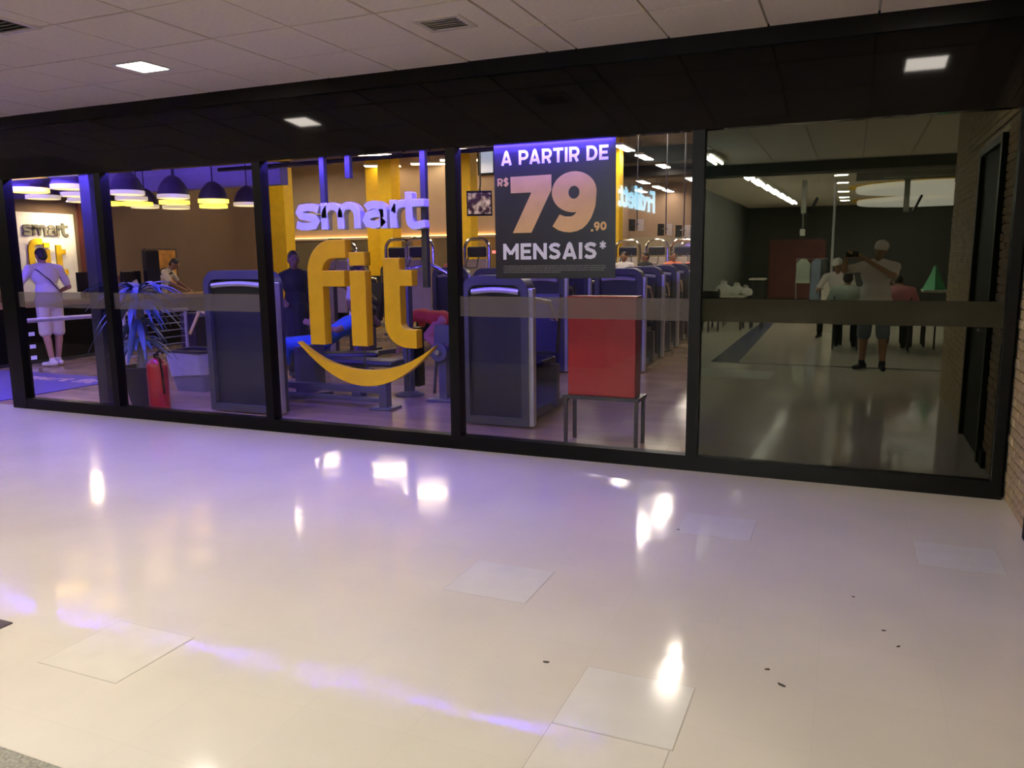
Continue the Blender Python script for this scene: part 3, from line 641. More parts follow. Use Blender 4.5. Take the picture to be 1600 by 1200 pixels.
print_line('MENSAIS', 'poster_white', -2.612, -1.825, 1.585, 1.712, .21); print_line('*', 'poster_white', -1.80, -1.746, 1.60, 1.72)
b_ = MB()
for r_ in range(4):
    x = -2.61; zz = 1.533 - r_ * .0165
    while x < (-1.76 if r_ < 3 else -2.12):
        wd = random.uniform(.006, .03); b_.box(x, x + wd, .0885, .0897, zz - .0045, zz + .0045); x += wd + .005
o = onp(b_.build('small_print', 'poster_grey', po)); o['kind'] = 'stuff'; o['label'] = 'four lines of illegible small print'

# ------------------------------------------------------------------ red display box on its stand
t = thing('display_stand', 'dark metal four-legged stand under the red box', 'stand', (-1.9, .6, 0))
for x in (-.31, .31):
    for y in (-.12, .12): MB().box(x - .014, x + .014, y - .014, y + .014, 0, .40).build('leg', 'stand', t)
MB().box(-.335, .335, -.145, .145, .40, .43).build('stand_top', 'stand', t)
t = thing('display_box', 'plain red upright box standing on the dark stand', 'box', (-1.9, .6, .43))
MB().box(-.295, .295, -.11, .07, 0, .83, .006).build('body', 'red_box', t); MB().box(-.3, .3, -.115, .075, .83, .845).build('box_lid', 'red_box', t)

# ================================================================== strength machines
def machine(label, wd, ht, loc, rz=0, group='weight machines with tall rear shrouds', full=True):
    t = thing('weight_machine', label, 'gym machine', loc, rz, group)
    X = wd / 2
    out = rrect(-X, X, 0.02, ht, .16, 6); inn = rrect(-X + .07, X - .07, .09, ht - .09, .09, 6)
    MB().ring(out, inn, (0, 0, 0), UX, UZ, -.2).build('tower_frame', 'shroud', t, True)
    MB().prism(inn, (0, .05, 0), UX, UZ, -.02).build('rear_panel', 'shroud_dark', t)
    MB().tube([(-X + .1 + (wd - .2) * i / 10, .03, ht - .155 + .02 * math.sin(PI * i / 10)) for i in range(11)], .03, 8).build('accent_bar', 'silver', t)
    MB().box(X - .045, X + .045, .02, .10, 0.02, ht - .12, .01).build('side_post', 'silver', t)
    MB().box(-.13, .13, .16, .30, .1, .75).build('weight_stack', 'black_frame', t)
    if not full: return t
    for s_ in (-1, 1): MB().box(s_ * X * .6 - .04, s_ * X * .6 + .04, .3, 1.5, .02, .1, .01).build('base_rail', 'grey_frame', t)
    MB().box(-.3, .3, .9, .98, .05, .5).build('seat_post', 'grey_frame', t)
    MB().box(-.21, .21, .72, 1.16, .48, .56, .03).build('seat', 'vinyl', t)
    MB().obox((0, 1.22, .9), .42, .09, .62, Matrix.Rotation(-.2, 3, 'X').to_quaternion()).build('backrest', 'vinyl', t)
    MB().tube([(-X * .7, .4, 1.2), (-X * .75, .8, 1.15), (-X * .7, 1.05, .95), (-X * .5, 1.1, .95)], .022).build('lever', 'chrome', t)
    MB().tube([(X * .7, .4, 1.2), (X * .75, .8, 1.15), (X * .7, 1.05, .95), (X * .5, 1.1, .95)], .022).build('lever', 'chrome', t)
    return t
m1 = machine('weight machine with dark rounded rear shroud behind the second pane', .88, 1.5, (-5.84, .56, 0), full=False)
m2 = machine('weight machine with blue lit rear shroud under the price poster', .68, 1.44, (-3.06, .88, 0))
for k, y in enumerate((4.8, 6.4, 8.0, 9.6, 11.2)):
    dup(m2, 'weight machine in the right hand row, %s from the glass' % ORD[k], (-2.95 - k * .09, y, 0))
for k, (x, y, rz, l) in enumerate(((-3.95, 4.4, .1, 'weight machine behind the poster, beside the right hand row'), (-4.3, 6.6, 0, 'weight machine behind the first poster machine'), (-5.2, 5.6, .2, 'weight machine in the middle of the gym behind the letter t'), (-4.9, 9.0, 0, 'weight machine deeper behind the poster'),
                     (-7.7, 4.3, -.3, 'weight machine behind the woman in black'), (-6.6, 6.8, .15, 'weight machine behind the yellow letter i'), (-8.3, 10.9, 0, 'weight machine behind the yellow letter f'), (-6.9, 11.6, .1, 'weight machine near the back behind the lettering'), (-10.2, 9.0, .2, 'weight machine beside the corner column'), (-6.2, 11.2, 0, 'weight machine in front of the cable stations'), (-9.0, 12.2, 0, 'weight machine below the television'), (-11.4, 12.6, 0, 'weight machine by the wall mirrors'))):
    dup(m2, l, (x, y, 0), rz)
# bench machine with floor rails in pane three
t = thing('bench_machine', 'low bench machine with blue lit floor rails under the smile curve', 'gym machine', (-5.2, 1.3, 0))
MB().box(-.75, .62, -.05, .03, .17, .24, .008).build('base_rail', 'grey_frame', t); MB().box(-.75, .62, -.04, .02, .07, .12, .008).build('base_rail', 'grey_frame', t)
MB().tube([(-.75, -.02, .04), (-.45, .0, .06), (-.1, .1, .12)], .025).build('base_rail', 'grey_frame', t)
MB().box(.60, .70, -.06, .05, 0.015, .3, .008).build('post', 'grey_frame', t); MB().box(.52, .78, -.13, .12, 0, .03, .008).build('foot_plate', 'grey_frame', t)
MB().box(-.5, .55, .3, .62, .40, .47, .03).build('bench_pad', 'vinyl', t); MB().box(-.06, .06, .4, .52, .02, .4).build('pad_post', 'grey_frame', t)
MB().box(-.62, -.56, .1, .6, .05, .62, .01).build('side_frame', 'grey_frame', t)
t = thing('leg_machine', 'seated machine with round weight disc beside the fourth upright', 'gym machine', (-4.2, 2.0, 0))
MB().box(-.05, .05, -.05, .05, .02, .62, .01).build('post', 'grey_frame', t); MB().box(-.16, .16, -.16, .16, 0, .03, .008).build('foot_plate', 'grey_frame', t)
b_ = MB(); b_.tube([(-.02, -.1, .56), (-.02, -.04, .56)], .105, 20); b_.build('weight_disc', 'grey_frame', t, True)
MB().tube([(-.02, -.13, .56), (-.02, -.02, .56)], .03).build('disc_hub', 'chrome', t)
MB().obox((.02, .1, .74), .34, .09, .22, Matrix.Rotation(-.15, 3, 'X').to_quaternion()).build('backrest', 'shroud', t)
MB().box(-.2, .2, .15, .5, .40, .47, .03).build('seat', 'vinyl', t)
MB().tube([(-.3, .3, .02), (-.15, .1, .5)], .018).build('strut', 'grey_frame', t)
t = thing('pulley_post', 'grey machine post on a round foot behind the smile curve', 'gym machine', (-4.75, 2.15, 0))
MB().box(-.05, .05, -.05, .05, .02, 1.5, .01).build('post', 'grey_frame', t); MB().lathe([(.17, 0), (.17, .02), (.08, .05)]).build('foot_plate', 'grey_frame', t)
MB().tube([(0, 0, 1.48), (.3, .1, 1.52), (.55, .1, 1.40)], .025).build('lever', 'chrome', t); MB().box(-.1, .1, .05, .2, .1, .8).build('weight_stack', 'black_frame', t)

# chrome arch cable stations
def station(label, wd, ht, loc, rz=0, group='chrome arch cable stations'):
    t = thing('cable_station', label, 'gym machine', loc, rz, group); X = wd / 2
    MB().tube([(-X, 0, 0), (-X, 0, ht - .2)] + [(p[0], 0, p[1]) for p in arc(-X + .2, ht - .2, .2, 180, 90, 5)] + [(p[0], 0, p[1]) for p in arc(X - .2, ht - .2, .2, 90, 0, 5)] + [(X, 0, 0)], .035, 8).build('arch', 'chrome', t, True)
    MB().box(-X + .06, X - .06, -.02, .02, .5, ht - .42, .01).build('panel', 'pale_panel', t)
    MB().box(-X + .08, X - .08, -.05, .05, ht - .38, ht - .16, .03).build('pulley_head', 'vinyl', t)
    MB().box(-X * .5, X * .5, .04, .16, .1, .7).build('weight_stack', 'black_frame', t)
    MB().tube([(-X * .4, -.12, ht - .35), (-X * .5, -.25, ht - .6), (X * .5, -.25, ht - .6), (X * .4, -.12, ht - .35)], .016, 6).build('handle_bar', 'metal_dark', t)
    MB().box(-X + .0, X - .0, -.16, .16, 0, .05).build('base', 'grey_frame', t)
    return t
s0 = station('chrome arch station right of the poster, partly behind it', .62, 2.0, (-5.25, 14.0, 0))
for k, (x, y, l) in enumerate(((-4.60, 14.4, 'chrome arch station, second right of the poster'), (-3.92, 14.4, 'chrome arch station, third right of the poster'), (-3.2, 14.4, 'chrome arch station beside the fifth upright'), (-4.1, 16.5, 'chrome arch station further back right of the poster'), (-3.5, 17.5, 'chrome arch station deepest right of the poster'),
        (-9.9, 8.0, 'chrome arch station behind the yellow letter f'), (-8.75, 8.6, 'chrome arch station above the yellow letter i'), (-8.0, 8.2, 'chrome arch station above the yellow letter t'), (-11.2, 10.2, 'chrome arch station left of the white lettering'), (-7.3, 9.4, 'chrome arch station beside the fourth upright'))):
    dup(s0, l, (x, y, 0), random.uniform(-.3, .3))
# dumbbells on the rack below the poster (clutter above the machine)
# ------------------------------------------------------------------ television, speaker and hung screens
t = thing('television', 'wall television showing a picture left of the poster', 'television', (-8.45, 12.0, 2.92), .35)
MB().obox((0, 0, 0), .62, .05, .60, Matrix.Rotation(.12, 3, 'X').to_quaternion()).build('case', 'screen_dark', t)
MB().obox((0, -.03, -.003), .56, .006, .50, Matrix.Rotation(.12, 3, 'X').to_quaternion()).build('screen', 'tv', t); MB().tube([(0, .02, .2), (0, .3, .5), (0, .3, 1.88)], .02).build('bracket', 'metal_dark', t)
t = thing('television', 'dark television turned away beside the lit one', 'television', (-9.2, 12.2, 2.98), -.9)
MB().obox((0, 0, 0), .5, .06, .62, Matrix.Rotation(.12, 3, 'X').to_quaternion()).build('case', 'screen_dark', t); MB().tube([(0, .02, .2), (0, .1, .5), (0, .1, 1.82)], .02).build('bracket', 'metal_dark', t)
for k, (x, z) in enumerate(((-4.52, 2.3), (-3.86, 2.18), (-3.46, 2.14))):
    t = thing('screen_cluster', 'pair of small screens on a ceiling pole, %s from the poster' % ORD[k], 'screen', (x, 12.0, z), 0, 'pairs of small hung screens')
    MB().tube([(0, 0, -.1), (0, 0, 4.8 - z)], .014, 6).build('pole', 'metal_dark', t)
    MB().obox((-.1, -.05, 0), .16, .03, .26, Matrix.Rotation(.9, 3, 'Z').to_quaternion()).build('screen', 'screen_dark', t)
    MB().obox((.1, -.05, .0), .16, .03, .26, Matrix.Rotation(-.5, 3, 'Z').to_quaternion()).build('screen', 'pale_panel', t)
    MB().tube([(-.1, -.03, .02), (.1, -.03, .02)], .014, 6).build('bracket', 'metal_dark', t)
t = thing('indicator_panel', 'small red lit indicator panel on a stand left of the poster', 'indicator', (-8.87, 14.0, 0))
MB().box(-.16, .16, -.02, .02, 1.72, 1.80).build('lit_panel', 'e_red', t); MB().box(-.02, .02, .02, .06, 0, 1.8).build('stand_post', 'metal_dark', t); MB().box(-.2, .2, -.15, .2, 0, .03).build('foot_plate', 'metal_dark', t)

# ================================================================== reception
t = thing('reception_desk', 'long reception desk with dark front and wooden top', 'desk', (-12.2, 4.4, 0))
MB().box(-.28, .22, -2.6, 2.7, 0.02, .9).build('desk_front', 'black_frame', t)
MB().box(-.34, .3, -2.7, 2.8, .9, .97, .01).build('worktop', 'wood', t)
for z in (.07, .25, .45):
    MB().box(.22, .235, -1.90, -1.68, z, z + .06).build('slot_light', 'e_slot', t)
MB().box(-.3, .24, -2.62, 2.72, 0, .05).build('plinth', 'black_matte', t)
lp = thing('logo_panel', 'white lit wall panel with the gym logo behind the desk', 'sign', (-13.98, 4.55, 0))
MB().box(0, .05, -.62, .62, .85, 2.52).build('panel_board', 'panel_white', lp)
WX = (0, 1, 0)
def wl_letters(strokes, m, depth, base):
    for wd, sts in strokes:
        b_ = MB()
        for s_ in sts: b_.stroke(s_[0], s_[1] if len(s_) > 1 else wd, base, WX, UZ, depth)
        b_.build('logo_letter', m, lp)
k_ = .70
SX = lambda L: [q * k_ for q in L]
base_s = [-.655, .245, -.385, .42, .065, .245, .338, .175, .495, .19]
wl_letters(word_smart(2.10, 2.30, [v * .68 for v in base_s], .052, 2.34), 'logo_grey', .03, (.05, 0, 0))
cv = lambda S: [[[((p[0] + 4.05) * .68 , (p[1] - .82) * .72 + 1.36) for p in s_[0]]] + ([s_[1] * .68] if len(s_) > 1 else []) for s_ in S]
wl_letters([(fw * .68, cv(s_f)), (fw * .68, cv(s_i)), (fw * .68, cv(s_t))], 'yellow', .03, (.05, 0, 0))
t = thing('spot_lamp', 'warm spot lamp washing the logo panel from above', 'spot lamp', (-13.45, 4.75, 2.72))
MB().lathe([(.035, .14), (.06, .05), (.06, 0)]).build('spot_body', 'pendant', t, True); MB().lathe([(.052, .004), (.052, .0)]).build('bulb', 'e_spot', t); MB().tube([(0, 0, .14), (0, 0, .21)], .01, 6).build('stem', 'pendant', t)
tag(MB().box(-13.99, -13.93, 5.30, 5.36, .9, 2.93).build('wall_rail', 'red_shutter', at=(-13.96, 5.33, .9)), 'thin dark red vertical strip on the reception wall', 'rail')
# pendants
PEND_Z, PEND_K = 2.42, 0.713
PD = [('y', -12.16, 3.03, .56), ('c', -13.26, 4.08, .54), ('c', -11.14, 2.96, .48), ('c', -12.28, 4.01, .48), ('c', -13.34, 4.96, .46), ('y', -13.7, 5.75, .48), ('c', -11.29, 4.14, .5), ('c', -12.24, 5.07, .5), ('y', -13.3, 6.16, .5), ('c', -13.75, 6.75, .48), ('c', -11.28, 5.13, .5), ('y', -12.36, 6.2, .5), ('c', -13.45, 7.3, .5), ('y', -11.49, 6.33, .52), ('y', -12.56, 7.46, .52), ('c', -11.57, 7.37, .52)]
def pend(kind, loc, d):
    t = thing('pendant_lamp', '', 'pendant lamp', loc, 0, 'dome pendants over the reception')
    r = d / 2
    prof = [(r, 0), (r * .985, .036), (r * .9, .1), (r * .72, .17), (r * .45, .23), (r * .2, .26), (.02, .268)]
    MB().lathe(prof, n=28, cap=False).build('lamp_shade', 'pendant', t, True)
    MB().lathe([(r + .004, -.025), (r + .004, .022), (r - .01, .022), (r - .01, -.025), (r + .004, -.025)], n=28, cap=False).build('rim', 'e_yel' if kind == 'y' else 'e_crm', t, True)
    MB().lathe([(r * .93, .02), (r * .93, .026)], n=28).build('inner_reflector', 'e_bulb', t)
    MB().tube([(0, 0, .26), (0, 0, .682)], .007, 6).build('cord', 'black_frame', t)
    return t
PD = [(c, x * PEND_K, (y + 5.872) * PEND_K - 5.872, d * PEND_K) for c, x, y, d in PD]
protoy = protoc = None
for k, (c, x, y, d) in enumerate(sorted(PD, key=lambda p: (p[2] + 5.87) / -p[1])):
    lab = '%s rimmed dome pendant, %s from the entrance side' % ('yellow' if c == 'y' else 'cream', ORD[k] if k < 14 else ('second last' if k == 14 else 'last'))
    pr = protoy if c == 'y' else protoc
    if pr is None:
        pr = pend(c, (x, y, PEND_Z), d); pr['label'] = lab
        if c == 'y': protoy = pr
        else: protoc = pr
    else: dup(pr, lab, (x, y, PEND_Z))
# desk things
def monitor(loc, rz, label):
    t = thing('computer_monitor', label, 'monitor', loc, rz, 'monitors on the reception desk')
    MB().box(-.27, .27, -.02, .02, .12, .46, .008).build('screen_case', 'screen_dark', t); MB().box(-.03, .03, .0, .03, .01, .2).build('neck', 'black_frame', t); MB().box(-.12, .12, -.08, .08, 0, .012).build('base', 'black_frame', t)
    return t
mo = monitor((-12.3, 4.1, .97), PI / 2, 'black monitor on the desk right of the customer')
dup(mo, 'black monitor at the far end of the desk by the receptionist', (-12.35, 5.0, .97), PI / 2 + .2)
t = thing('info_totem', 'tall black totem standing on the desk beside the plant', 'totem', (-12.3, 5.45, .97))
MB().box(-.06, .06, -.15, .15, 0, .84, .01).build('totem_body', 'screen_dark', t); MB().box(-.12, .12, -.2, .2, 0, .02).build('base', 'black_frame', t)
t = thing('wall_poster', 'orange and yellow poster on the wall behind the receptionist', 'poster', (-13.98, 7.25, 1.1))
MB().box(0, .02, -.4, .42, 0, .75).build('print', 'orange_print', t); MB().ring([(-.43, -.03), (.45, -.03), (.45, .78), (-.43, .78)], [(-.4, 0), (.42, 0), (.42, .75), (-.4, .75)], (0, 0, 0), (0, 1, 0), UZ, .03).build('poster_frame', 'pendant', t)
tag(MB().obox((-12.2, 5.0, 1.12), .02, .10, .30, Matrix.Rotation(.4, 3, 'X').to_quaternion()).build('leaflet', 'paper', at=(-12.2, 5.0, 1.1)), 'white leaflet leaning on the desk left of the plant', 'leaflet')
t = thing('cardboard_box', 'small brown box on the desk left of the totem', 'box', (-12.45, 4.72, .97)); MB().box(-.1, .1, -.2, .1, 0, .36, .01).build('body', 'wood', t); MB().box(-.105, .105, -.205, .105, .36, .4).build('flap', 'wood', t)
# barrier rail and turnstile
t = thing('barrier_rail', 'steel barrier rail with posts before the reception', 'barrier', (-9.0, 1.7, 0))
MB().tube([(0, -1.32, .92), (0, 1.3, .90)], .028, 10).build('top_rail', 'silver', t, True)
for y in (-1.3, .18, 1.26): MB().tube([(0, y, 0), (0, y, .9)], .022, 8).build('post', 'silver', t)
MB().box(-.012, .012, .2, 1.24, .30, .33).build('lower_rail', 'silver', t)
for k in range(5): MB().tube([(0, .22, .42 + k * .1), (0, 1.22, .42 + k * .1)], .008, 6).build('cross_wire', 'steel', t)
t = thing('turnstile', 'tripod turnstile with brass coloured arms beside the bin', 'turnstile', (-9.05, 3.15, 0))
MB().box(-.14, .14, -.12, .12, 0, .84, .02).build('cabinet', 'metal_dark', t); MB().lathe([(.07, .0), (.07, .06), (.03, .09)], (.14, 0, .78)).build('hub', 'steel', t, True)
MB().tube([(.18, -.06, .84), (.22, -.3, .55)], .022, 8).build('arm', 'c_yellow', t); MB().tube([(.18, .06, .84), (.22, .34, .56)], .022, 8).build('arm', 'c_yellow', t); MB().tube([(.18, 0, .84), (.6, 0, .86)], .022, 8).build('arm', 'c_yellow', t)
tag(MB().box(-7.75, -7.6, .38, .52, 0, 2.55, .005).build('inner_post', 'stand', at=(-7.68, .45, 0)), 'square dark post inside the first pane', 'post')
# floor mat with faint logo
t = thing('entrance_mat', 'purple blue entrance mat with worn pale lettering', 'mat', (-10.2, 1.0, 0))
MB().box(-1.5, 1.1, -.92, .95, 0, .012, .004).build('mat_pile', 'mat_blue', t)
fit_text('mat_text', 'smart fit', 'mat_text', t, -.55, .95, .45, .75, 0, .03, 1.05, frame=lambda a, b, q: V((a, b, .0125 + q)), ext=.001)
bt = [(-1.3 + 1.25 * i / 12, -.1 - .35 * math.sin(PI * i / 12)) for i in range(13)]; tp = [(-1.3 + 1.25 * i / 12, -.1 - .08 * math.sin(PI * i / 12)) for i in range(13)]
MB().prism(bt + tp[::-1], (0, 0, .0135), UX, (0, 1, 0), -.003).build('mat_smile', 'mat_text', t)

# ------------------------------------------------------------------ plant, extinguisher, bin
t = thing('potted_plant', 'blue lit leafy plant in a black pot behind the second pane', 'plant', (-7.32, .62, 0))
MB().lathe([(.13, 0), (.15, .05), (.21, .40), (.23, .44), (.2, .44), (.19, .38)], n=20).build('pot', 'pot', t, True)
MB().tube([(0, 0, .35), (.02, .01, .7), (-.01, 0, 1.0), (.0, 0, 1.26)], [.06, .055, .05, .035], 10).build('trunk', 'trunk', t, True)
def leaves(cz, n, L, up):
    for k in range(n):
        a = 2 * PI * k / n + random.uniform(-.25, .25); l = L * random.uniform(.75, 1.15); u = up + random.uniform(-.2, .3); b_ = MB(); A, B = [], []
        for i in range(7):
            s_ = i / 6; r = l * s_; z = cz + u * r * 1.2 - 1.1 * (r ** 2) / L * (.8 if up > 0 else .9); wdt = .03 * math.sin(PI * min(1, s_ * .9 + .12)) + .003
            c = V((math.cos(a) * r, math.sin(a) * r, z)); n_ = V((-math.sin(a), math.cos(a), .15)); A.append(c + n_ * wdt); B.append(c - n_ * wdt)
        rings = [[p, (p + q) / 2 - V((0, 0, .008)), q, (p + q) / 2 + V((0, 0, .002))] for p, q in zip(A, B)]
        b_.loft(rings).build('leaf', 'leaf', t, True)
leaves(1.24, 40, .50, .55); leaves(1.16, 28, .46, .15); leaves(.98, 14, .34, -.1); leaves(.74, 20, .36, .2)
t = thing('fire_extinguisher', 'red fire extinguisher standing in front of the plant pot', 'fire extinguisher', (-6.83, .38, 0))
MB().lathe([(.08, 0), (.105, .015), (.108, .05), (.108, .48), (.095, .53), (.05, .565), (.03, .58)], n=24).build('cylinder', 'red_ext', t, True)
MB().lathe([(.025, .575), (.03, .6), (.03, .62)], n=12).build('valve', 'black_frame', t); MB().tube([(.0, 0, .62), (.08, -.02, .66), (.14, -.03, .64)], .012, 8).build('handle', 'black_frame', t)
MB().tube([(.02, -.02, .6), (.1, -.05, .58), (.125, -.05, .4), (.12, -.04, .2)], .011, 8).build('hose', 'black_frame', t, True)
t = thing('waste_bin', 'grey bin with a purple lit liner bag beside the turnstile', 'bin', (-7.5, 1.65, 0))
MB().loft([[(p[0], p[1], z) for p in rrect(-wx, wx, -wy, wy, .06, 4, True)] for wx, wy, z in ((.24, .18, .0), (.27, .2, .12), (.30, .23, .46))]).build('bin_body', 'bin', t, True)
MB().loft([[(p[0] + .006 * math.sin(9 * p[1] + z * 30), p[1] - .004, z + .018 * math.sin(7 * p[0] + i)) for p in rrect(-wx, wx, -wy, wy, .07, 4, True)] for i, (wx, wy, z) in enumerate(((.285, .215, .2), (.30, .225, .3), (.312, .24, .42), (.315, .245, .48)))], cap=False).build('liner_bag', 'bag', t, True)
b_ = MB(); b_.ring([p for p in rrect(-.32, .32, -.25, .25, .08, 4, True)], [p for p in rrect(-.24, .24, -.17, .17, .06, 4, True)], (0, 0, .48), UX, (0, 1, 0), .03); b_.build('bin_lid', 'shroud_dark', t, True)

# ================================================================== PEOPLE
def remeshed(mb, voxel, name, m, parent, smooth=6):
    bmesh.ops.recalc_face_normals(mb.b, faces=mb.b.faces)
    me = bpy.data.meshes.new(name); mb.b.to_mesh(me); mb.b.free()
    o = bpy.data.objects.new(name, me); COL.objects.link(o)
    md = o.modifiers.new('r', 'REMESH'); md.mode = 'VOXEL'; md.voxel_size = voxel; md.use_smooth_shade = True
    ms = o.modifiers.new('s', 'SMOOTH'); ms.factor = .5; ms.iterations = smooth
    bpy.context.view_layer.update()
    nm = bpy.data.meshes.new_from_object(o.evaluated_get(bpy.context.evaluated_depsgraph_get()))
    bpy.data.objects.remove(o); bpy.data.meshes.remove(me)
    nm.materials.clear(); nm.materials.append(MT[m]); nm.name = name
    nm.polygons.foreach_set('use_smooth', [True] * len(nm.polygons))
    return link(name, nm, parent)

def lerp(a, b, t): return V(a) * (1 - t) + V(b) * t
def hand(mb, wr, d, n, side, s=1.0, curl=.35, fr=.0095):
    d = V(d).normalized(); n = (V(n) - d * V(n).dot(d)).normalized(); l = d.cross(n) * side   # l: towards thumb side
    R = Matrix((l, n, d)).transposed()
    mb.ell(V(wr) + d * .05 * s, .042 * s, .017 * s, .058 * s, R)
    for k, (off, L) in enumerate(((.032, .070), (.011, .080), (-.010, .074), (-.031, .058))):
        p0 = V(wr) + d * .085 * s + l * off * s; dd = (d + l * off * 3.5 - n * curl * .3).normalized(); p1 = p0 + dd * L * .5 * s
        d2 = (dd - n * curl).normalized(); p2 = p1 + d2 * L * .5 * s
        mb.caps(p0, fr, p1, fr * .95, 8); mb.caps(p1, fr * .95, p2, fr * .85, 8)
    p0 = V(wr) + d * .03 * s + l * .03 * s; p1 = p0 + (l * .8 + d * .7 - n * .2).normalized() * .045 * s; p2 = p1 + (d * .9 + l * .35 - n * .3).normalized() * .035 * s
    mb.caps(p0, .014 * s, p1, .011 * s, 8); mb.caps(p1, .011 * s, p2, .009 * s, 8)

def person(label, loc, rz, J, cl, group=None, bulk=1.0, vox=.011):
    """J: joints in the figure's own frame (it faces +y, its right hand is +x); cl: clothing and colours."""
    t = thing('person', label, 'person', loc, rz, group)
    g = lambda k: V(J[k])
    pel, che, nek, hd = g('pelvis'), g('chest'), g('neck'), g('head')
    look = V(J.get('look', (0, 1, 0))).normalized()
    upv = (hd - nek).normalized(); sx = look.cross(upv).normalized(); fw_ = upv.cross(sx).normalized()
    HR = Matrix((sx, fw_, upv)).transposed()
    B = bulk
    def frame(a, b, side):
        u = (V(b) - V(a)).normalized(); s_ = (V(side) - u * V(side).dot(u)).normalized(); return Matrix((s_, u.cross(s_), u)).transposed()
    sh = g('shR') - g('shL'); hp = g('hipR') - g('hipL')
    TR = frame(pel, nek, sh); PR = frame(pel, che, hp)
    def torso(mb, e=0.0):
        mb.ell(lerp(che, nek, .25), (.175 + e) * (.5 + .5 * B), (.105 + e) * B, .19 + e, TR)
        mb.ell(lerp(pel, che, .45), (.150 + e) * B, (.105 + e) * B, .19 + e, TR)
        mb.ell(pel, (.165 + e) * B, (.115 + e) * B, .135 + e, PR)
        for s_ in 'LR': mb.caps(lerp(nek, g('sh' + s_), .25), .05 + e, g('sh' + s_), .058 * (.5 + .5 * B) + e)
    def arm(mb, s_, f0, f1, e=0.0):     # part of the arm between fractions 0..2
        S, E, W = g('sh' + s_), g('el' + s_), g('wr' + s_); k = .5 + .5 * B
        q = lambda f: lerp(S, E, f) if f <= 1 else lerp(E, W, f - 1)
        rad = lambda f: ((.052 - .012 * f) if f <= 1 else (.042 - .016 * (f - 1))) * k + e
        if f1 <= 1: mb.caps(q(f0), rad(f0), q(f1), rad(f1))
        else:
            mb.caps(q(f0), rad(f0), E, rad(1)); mb.caps(E, rad(1), q(f1), rad(f1))
    def leg(mb, s_, f1, e=0.0, f0=0.0, flare=0.0):
        H, K, A = g('hip' + s_), g('kn' + s_), g('an' + s_); k = .4 + .6 * B
        q = lambda f: lerp(H, K, f) if f <= 1 else lerp(K, A, f - 1)
        rad = lambda f: ((.088 - .03 * f) if f <= 1 else (.058 - .022 * (f - 1))) * k + e + flare * f
        if f1 <= 1: mb.caps(q(f0), rad(f0), q(f1), rad(f1))
        else:
            mb.caps(q(f0), rad(f0), K, rad(1))
            c = lerp(K, A, .3) - V((0, .012, 0)); mb.caps(K, rad(1), c, .056 * k + e); mb.caps(c, .056 * k + e, q(f1), rad(f1))
    b_ = MB()
    torso(b_, -.006)
    b_.caps(nek - upv * .03, .058, hd - upv * .05, .052)
    b_.ell(hd + upv * .01, .076, .094, .108, HR); b_.ell(hd - upv * .055 + fw_ * .022, .056, .062, .062, HR)      # skull and jaw
    b_.caps(hd + fw_ * .088 + upv * .01, .011, hd + fw_ * .106 - upv * .022, .015, 8)                             # nose
    for s_ in (-1, 1): b_.ell(hd + sx * s_ * .078 - upv * .008 - fw_ * .005, .012, .022, .032, HR)                # ears
    b_.caps(hd - upv * .062 + fw_ * .082 - sx * .018, .009, hd - upv * .062 + fw_ * .082 + sx * .018, .009, 8)    # lips
    for s_ in 'LR':
        arm(b_, s_, 0, 2); leg(b_, s_, 2)
        W = g('wr' + s_); d = J.get('hd' + s_) or (W - g('el' + s_))
        hand(b_, W, d, J.get('pn' + s_, (0, -1, .2)), 1 if s_ == 'L' else -1, 1.0, J.get('curl', .4), max(.0095, vox * .95))
        A = g('an' + s_); td = V(J.get('toe' + s_, (0, 1, 0))).normalized(); b_.caps(A - V((0, 0, .025)), .036, A + td * .12 - V((0, 0, .05)), .03)
    remeshed(b_, vox, 'body', cl.get('skin', 'skin'), t, 5)
    if 'shirt' in cl:
        b_ = MB(); torso(b_, .012)
        b_.ell(pel + (che - pel) * .05, .172 * B + .014, .122 * B + .014, .13, PR)
        sl = cl.get('sleeve', .6)
        if sl > 0:
            for s_ in 'LR': arm(b_, s_, 0, sl, .017)
        if 'dress' in cl: b_.caps(pel, .17, lerp(g('knL'), g('knR'), .5), .2)
        remeshed(b_, vox * 1.1, 'shirt' if 'dress' not in cl else 'dress', cl['shirt'], t, 6)
    if 'pants' in cl:
        b_ = MB(); b_.ell(pel - V((0, 0, .01)), .170 * B + .008, .120 * B + .008, .13, PR)
        for s_ in 'LR': leg(b_, s_, cl.get('plen', 1.9), .014, 0, cl.get('flare', .006))
        remeshed(b_, vox * 1.1, 'trousers' if cl.get('plen', 1.9) > 1.3 else 'shorts', cl['pants'], t, 6)
    for s_ in 'LR':
        A = g('an' + s_); td = V(J.get('toe' + s_, (0, 1, 0))).normalized(); b_ = MB()
        dn = V(J.get('sole', (0, 0, -1)))
        b_.caps(A + dn * .035 - td * .045, .046, A + dn * .045 + td * .06, .042); b_.caps(A + dn * .045 + td * .06, .042, A + dn * .052 + td * .15, .034); b_.caps(A - dn * .02, .048, A + dn * .03, .05)
        remeshed(b_, vox, 'shoe', cl.get('shoes', 'c_black'), t, 4)
    b_ = MB(); b_.ell(hd + upv * .034 - fw_ * .014, .082, .096, .092, HR); b_.ell(hd - fw_ * .045 - upv * .02, .074, .062, .075, HR)
    if cl.get('long'): b_.caps(hd - fw_ * .07, .05, hd - fw_ * .09 - upv * .2, .035)
    remeshed(b_, vox, 'hair', cl.get('hair', 'hair'), t, 3)
    for s_ in (-1, 1): MB().ell(hd + sx * s_ * .030 + fw_ * .086 + upv * .018, .012, .006, .006, HR, 8, 6).build('eye', 'black_frame', t)
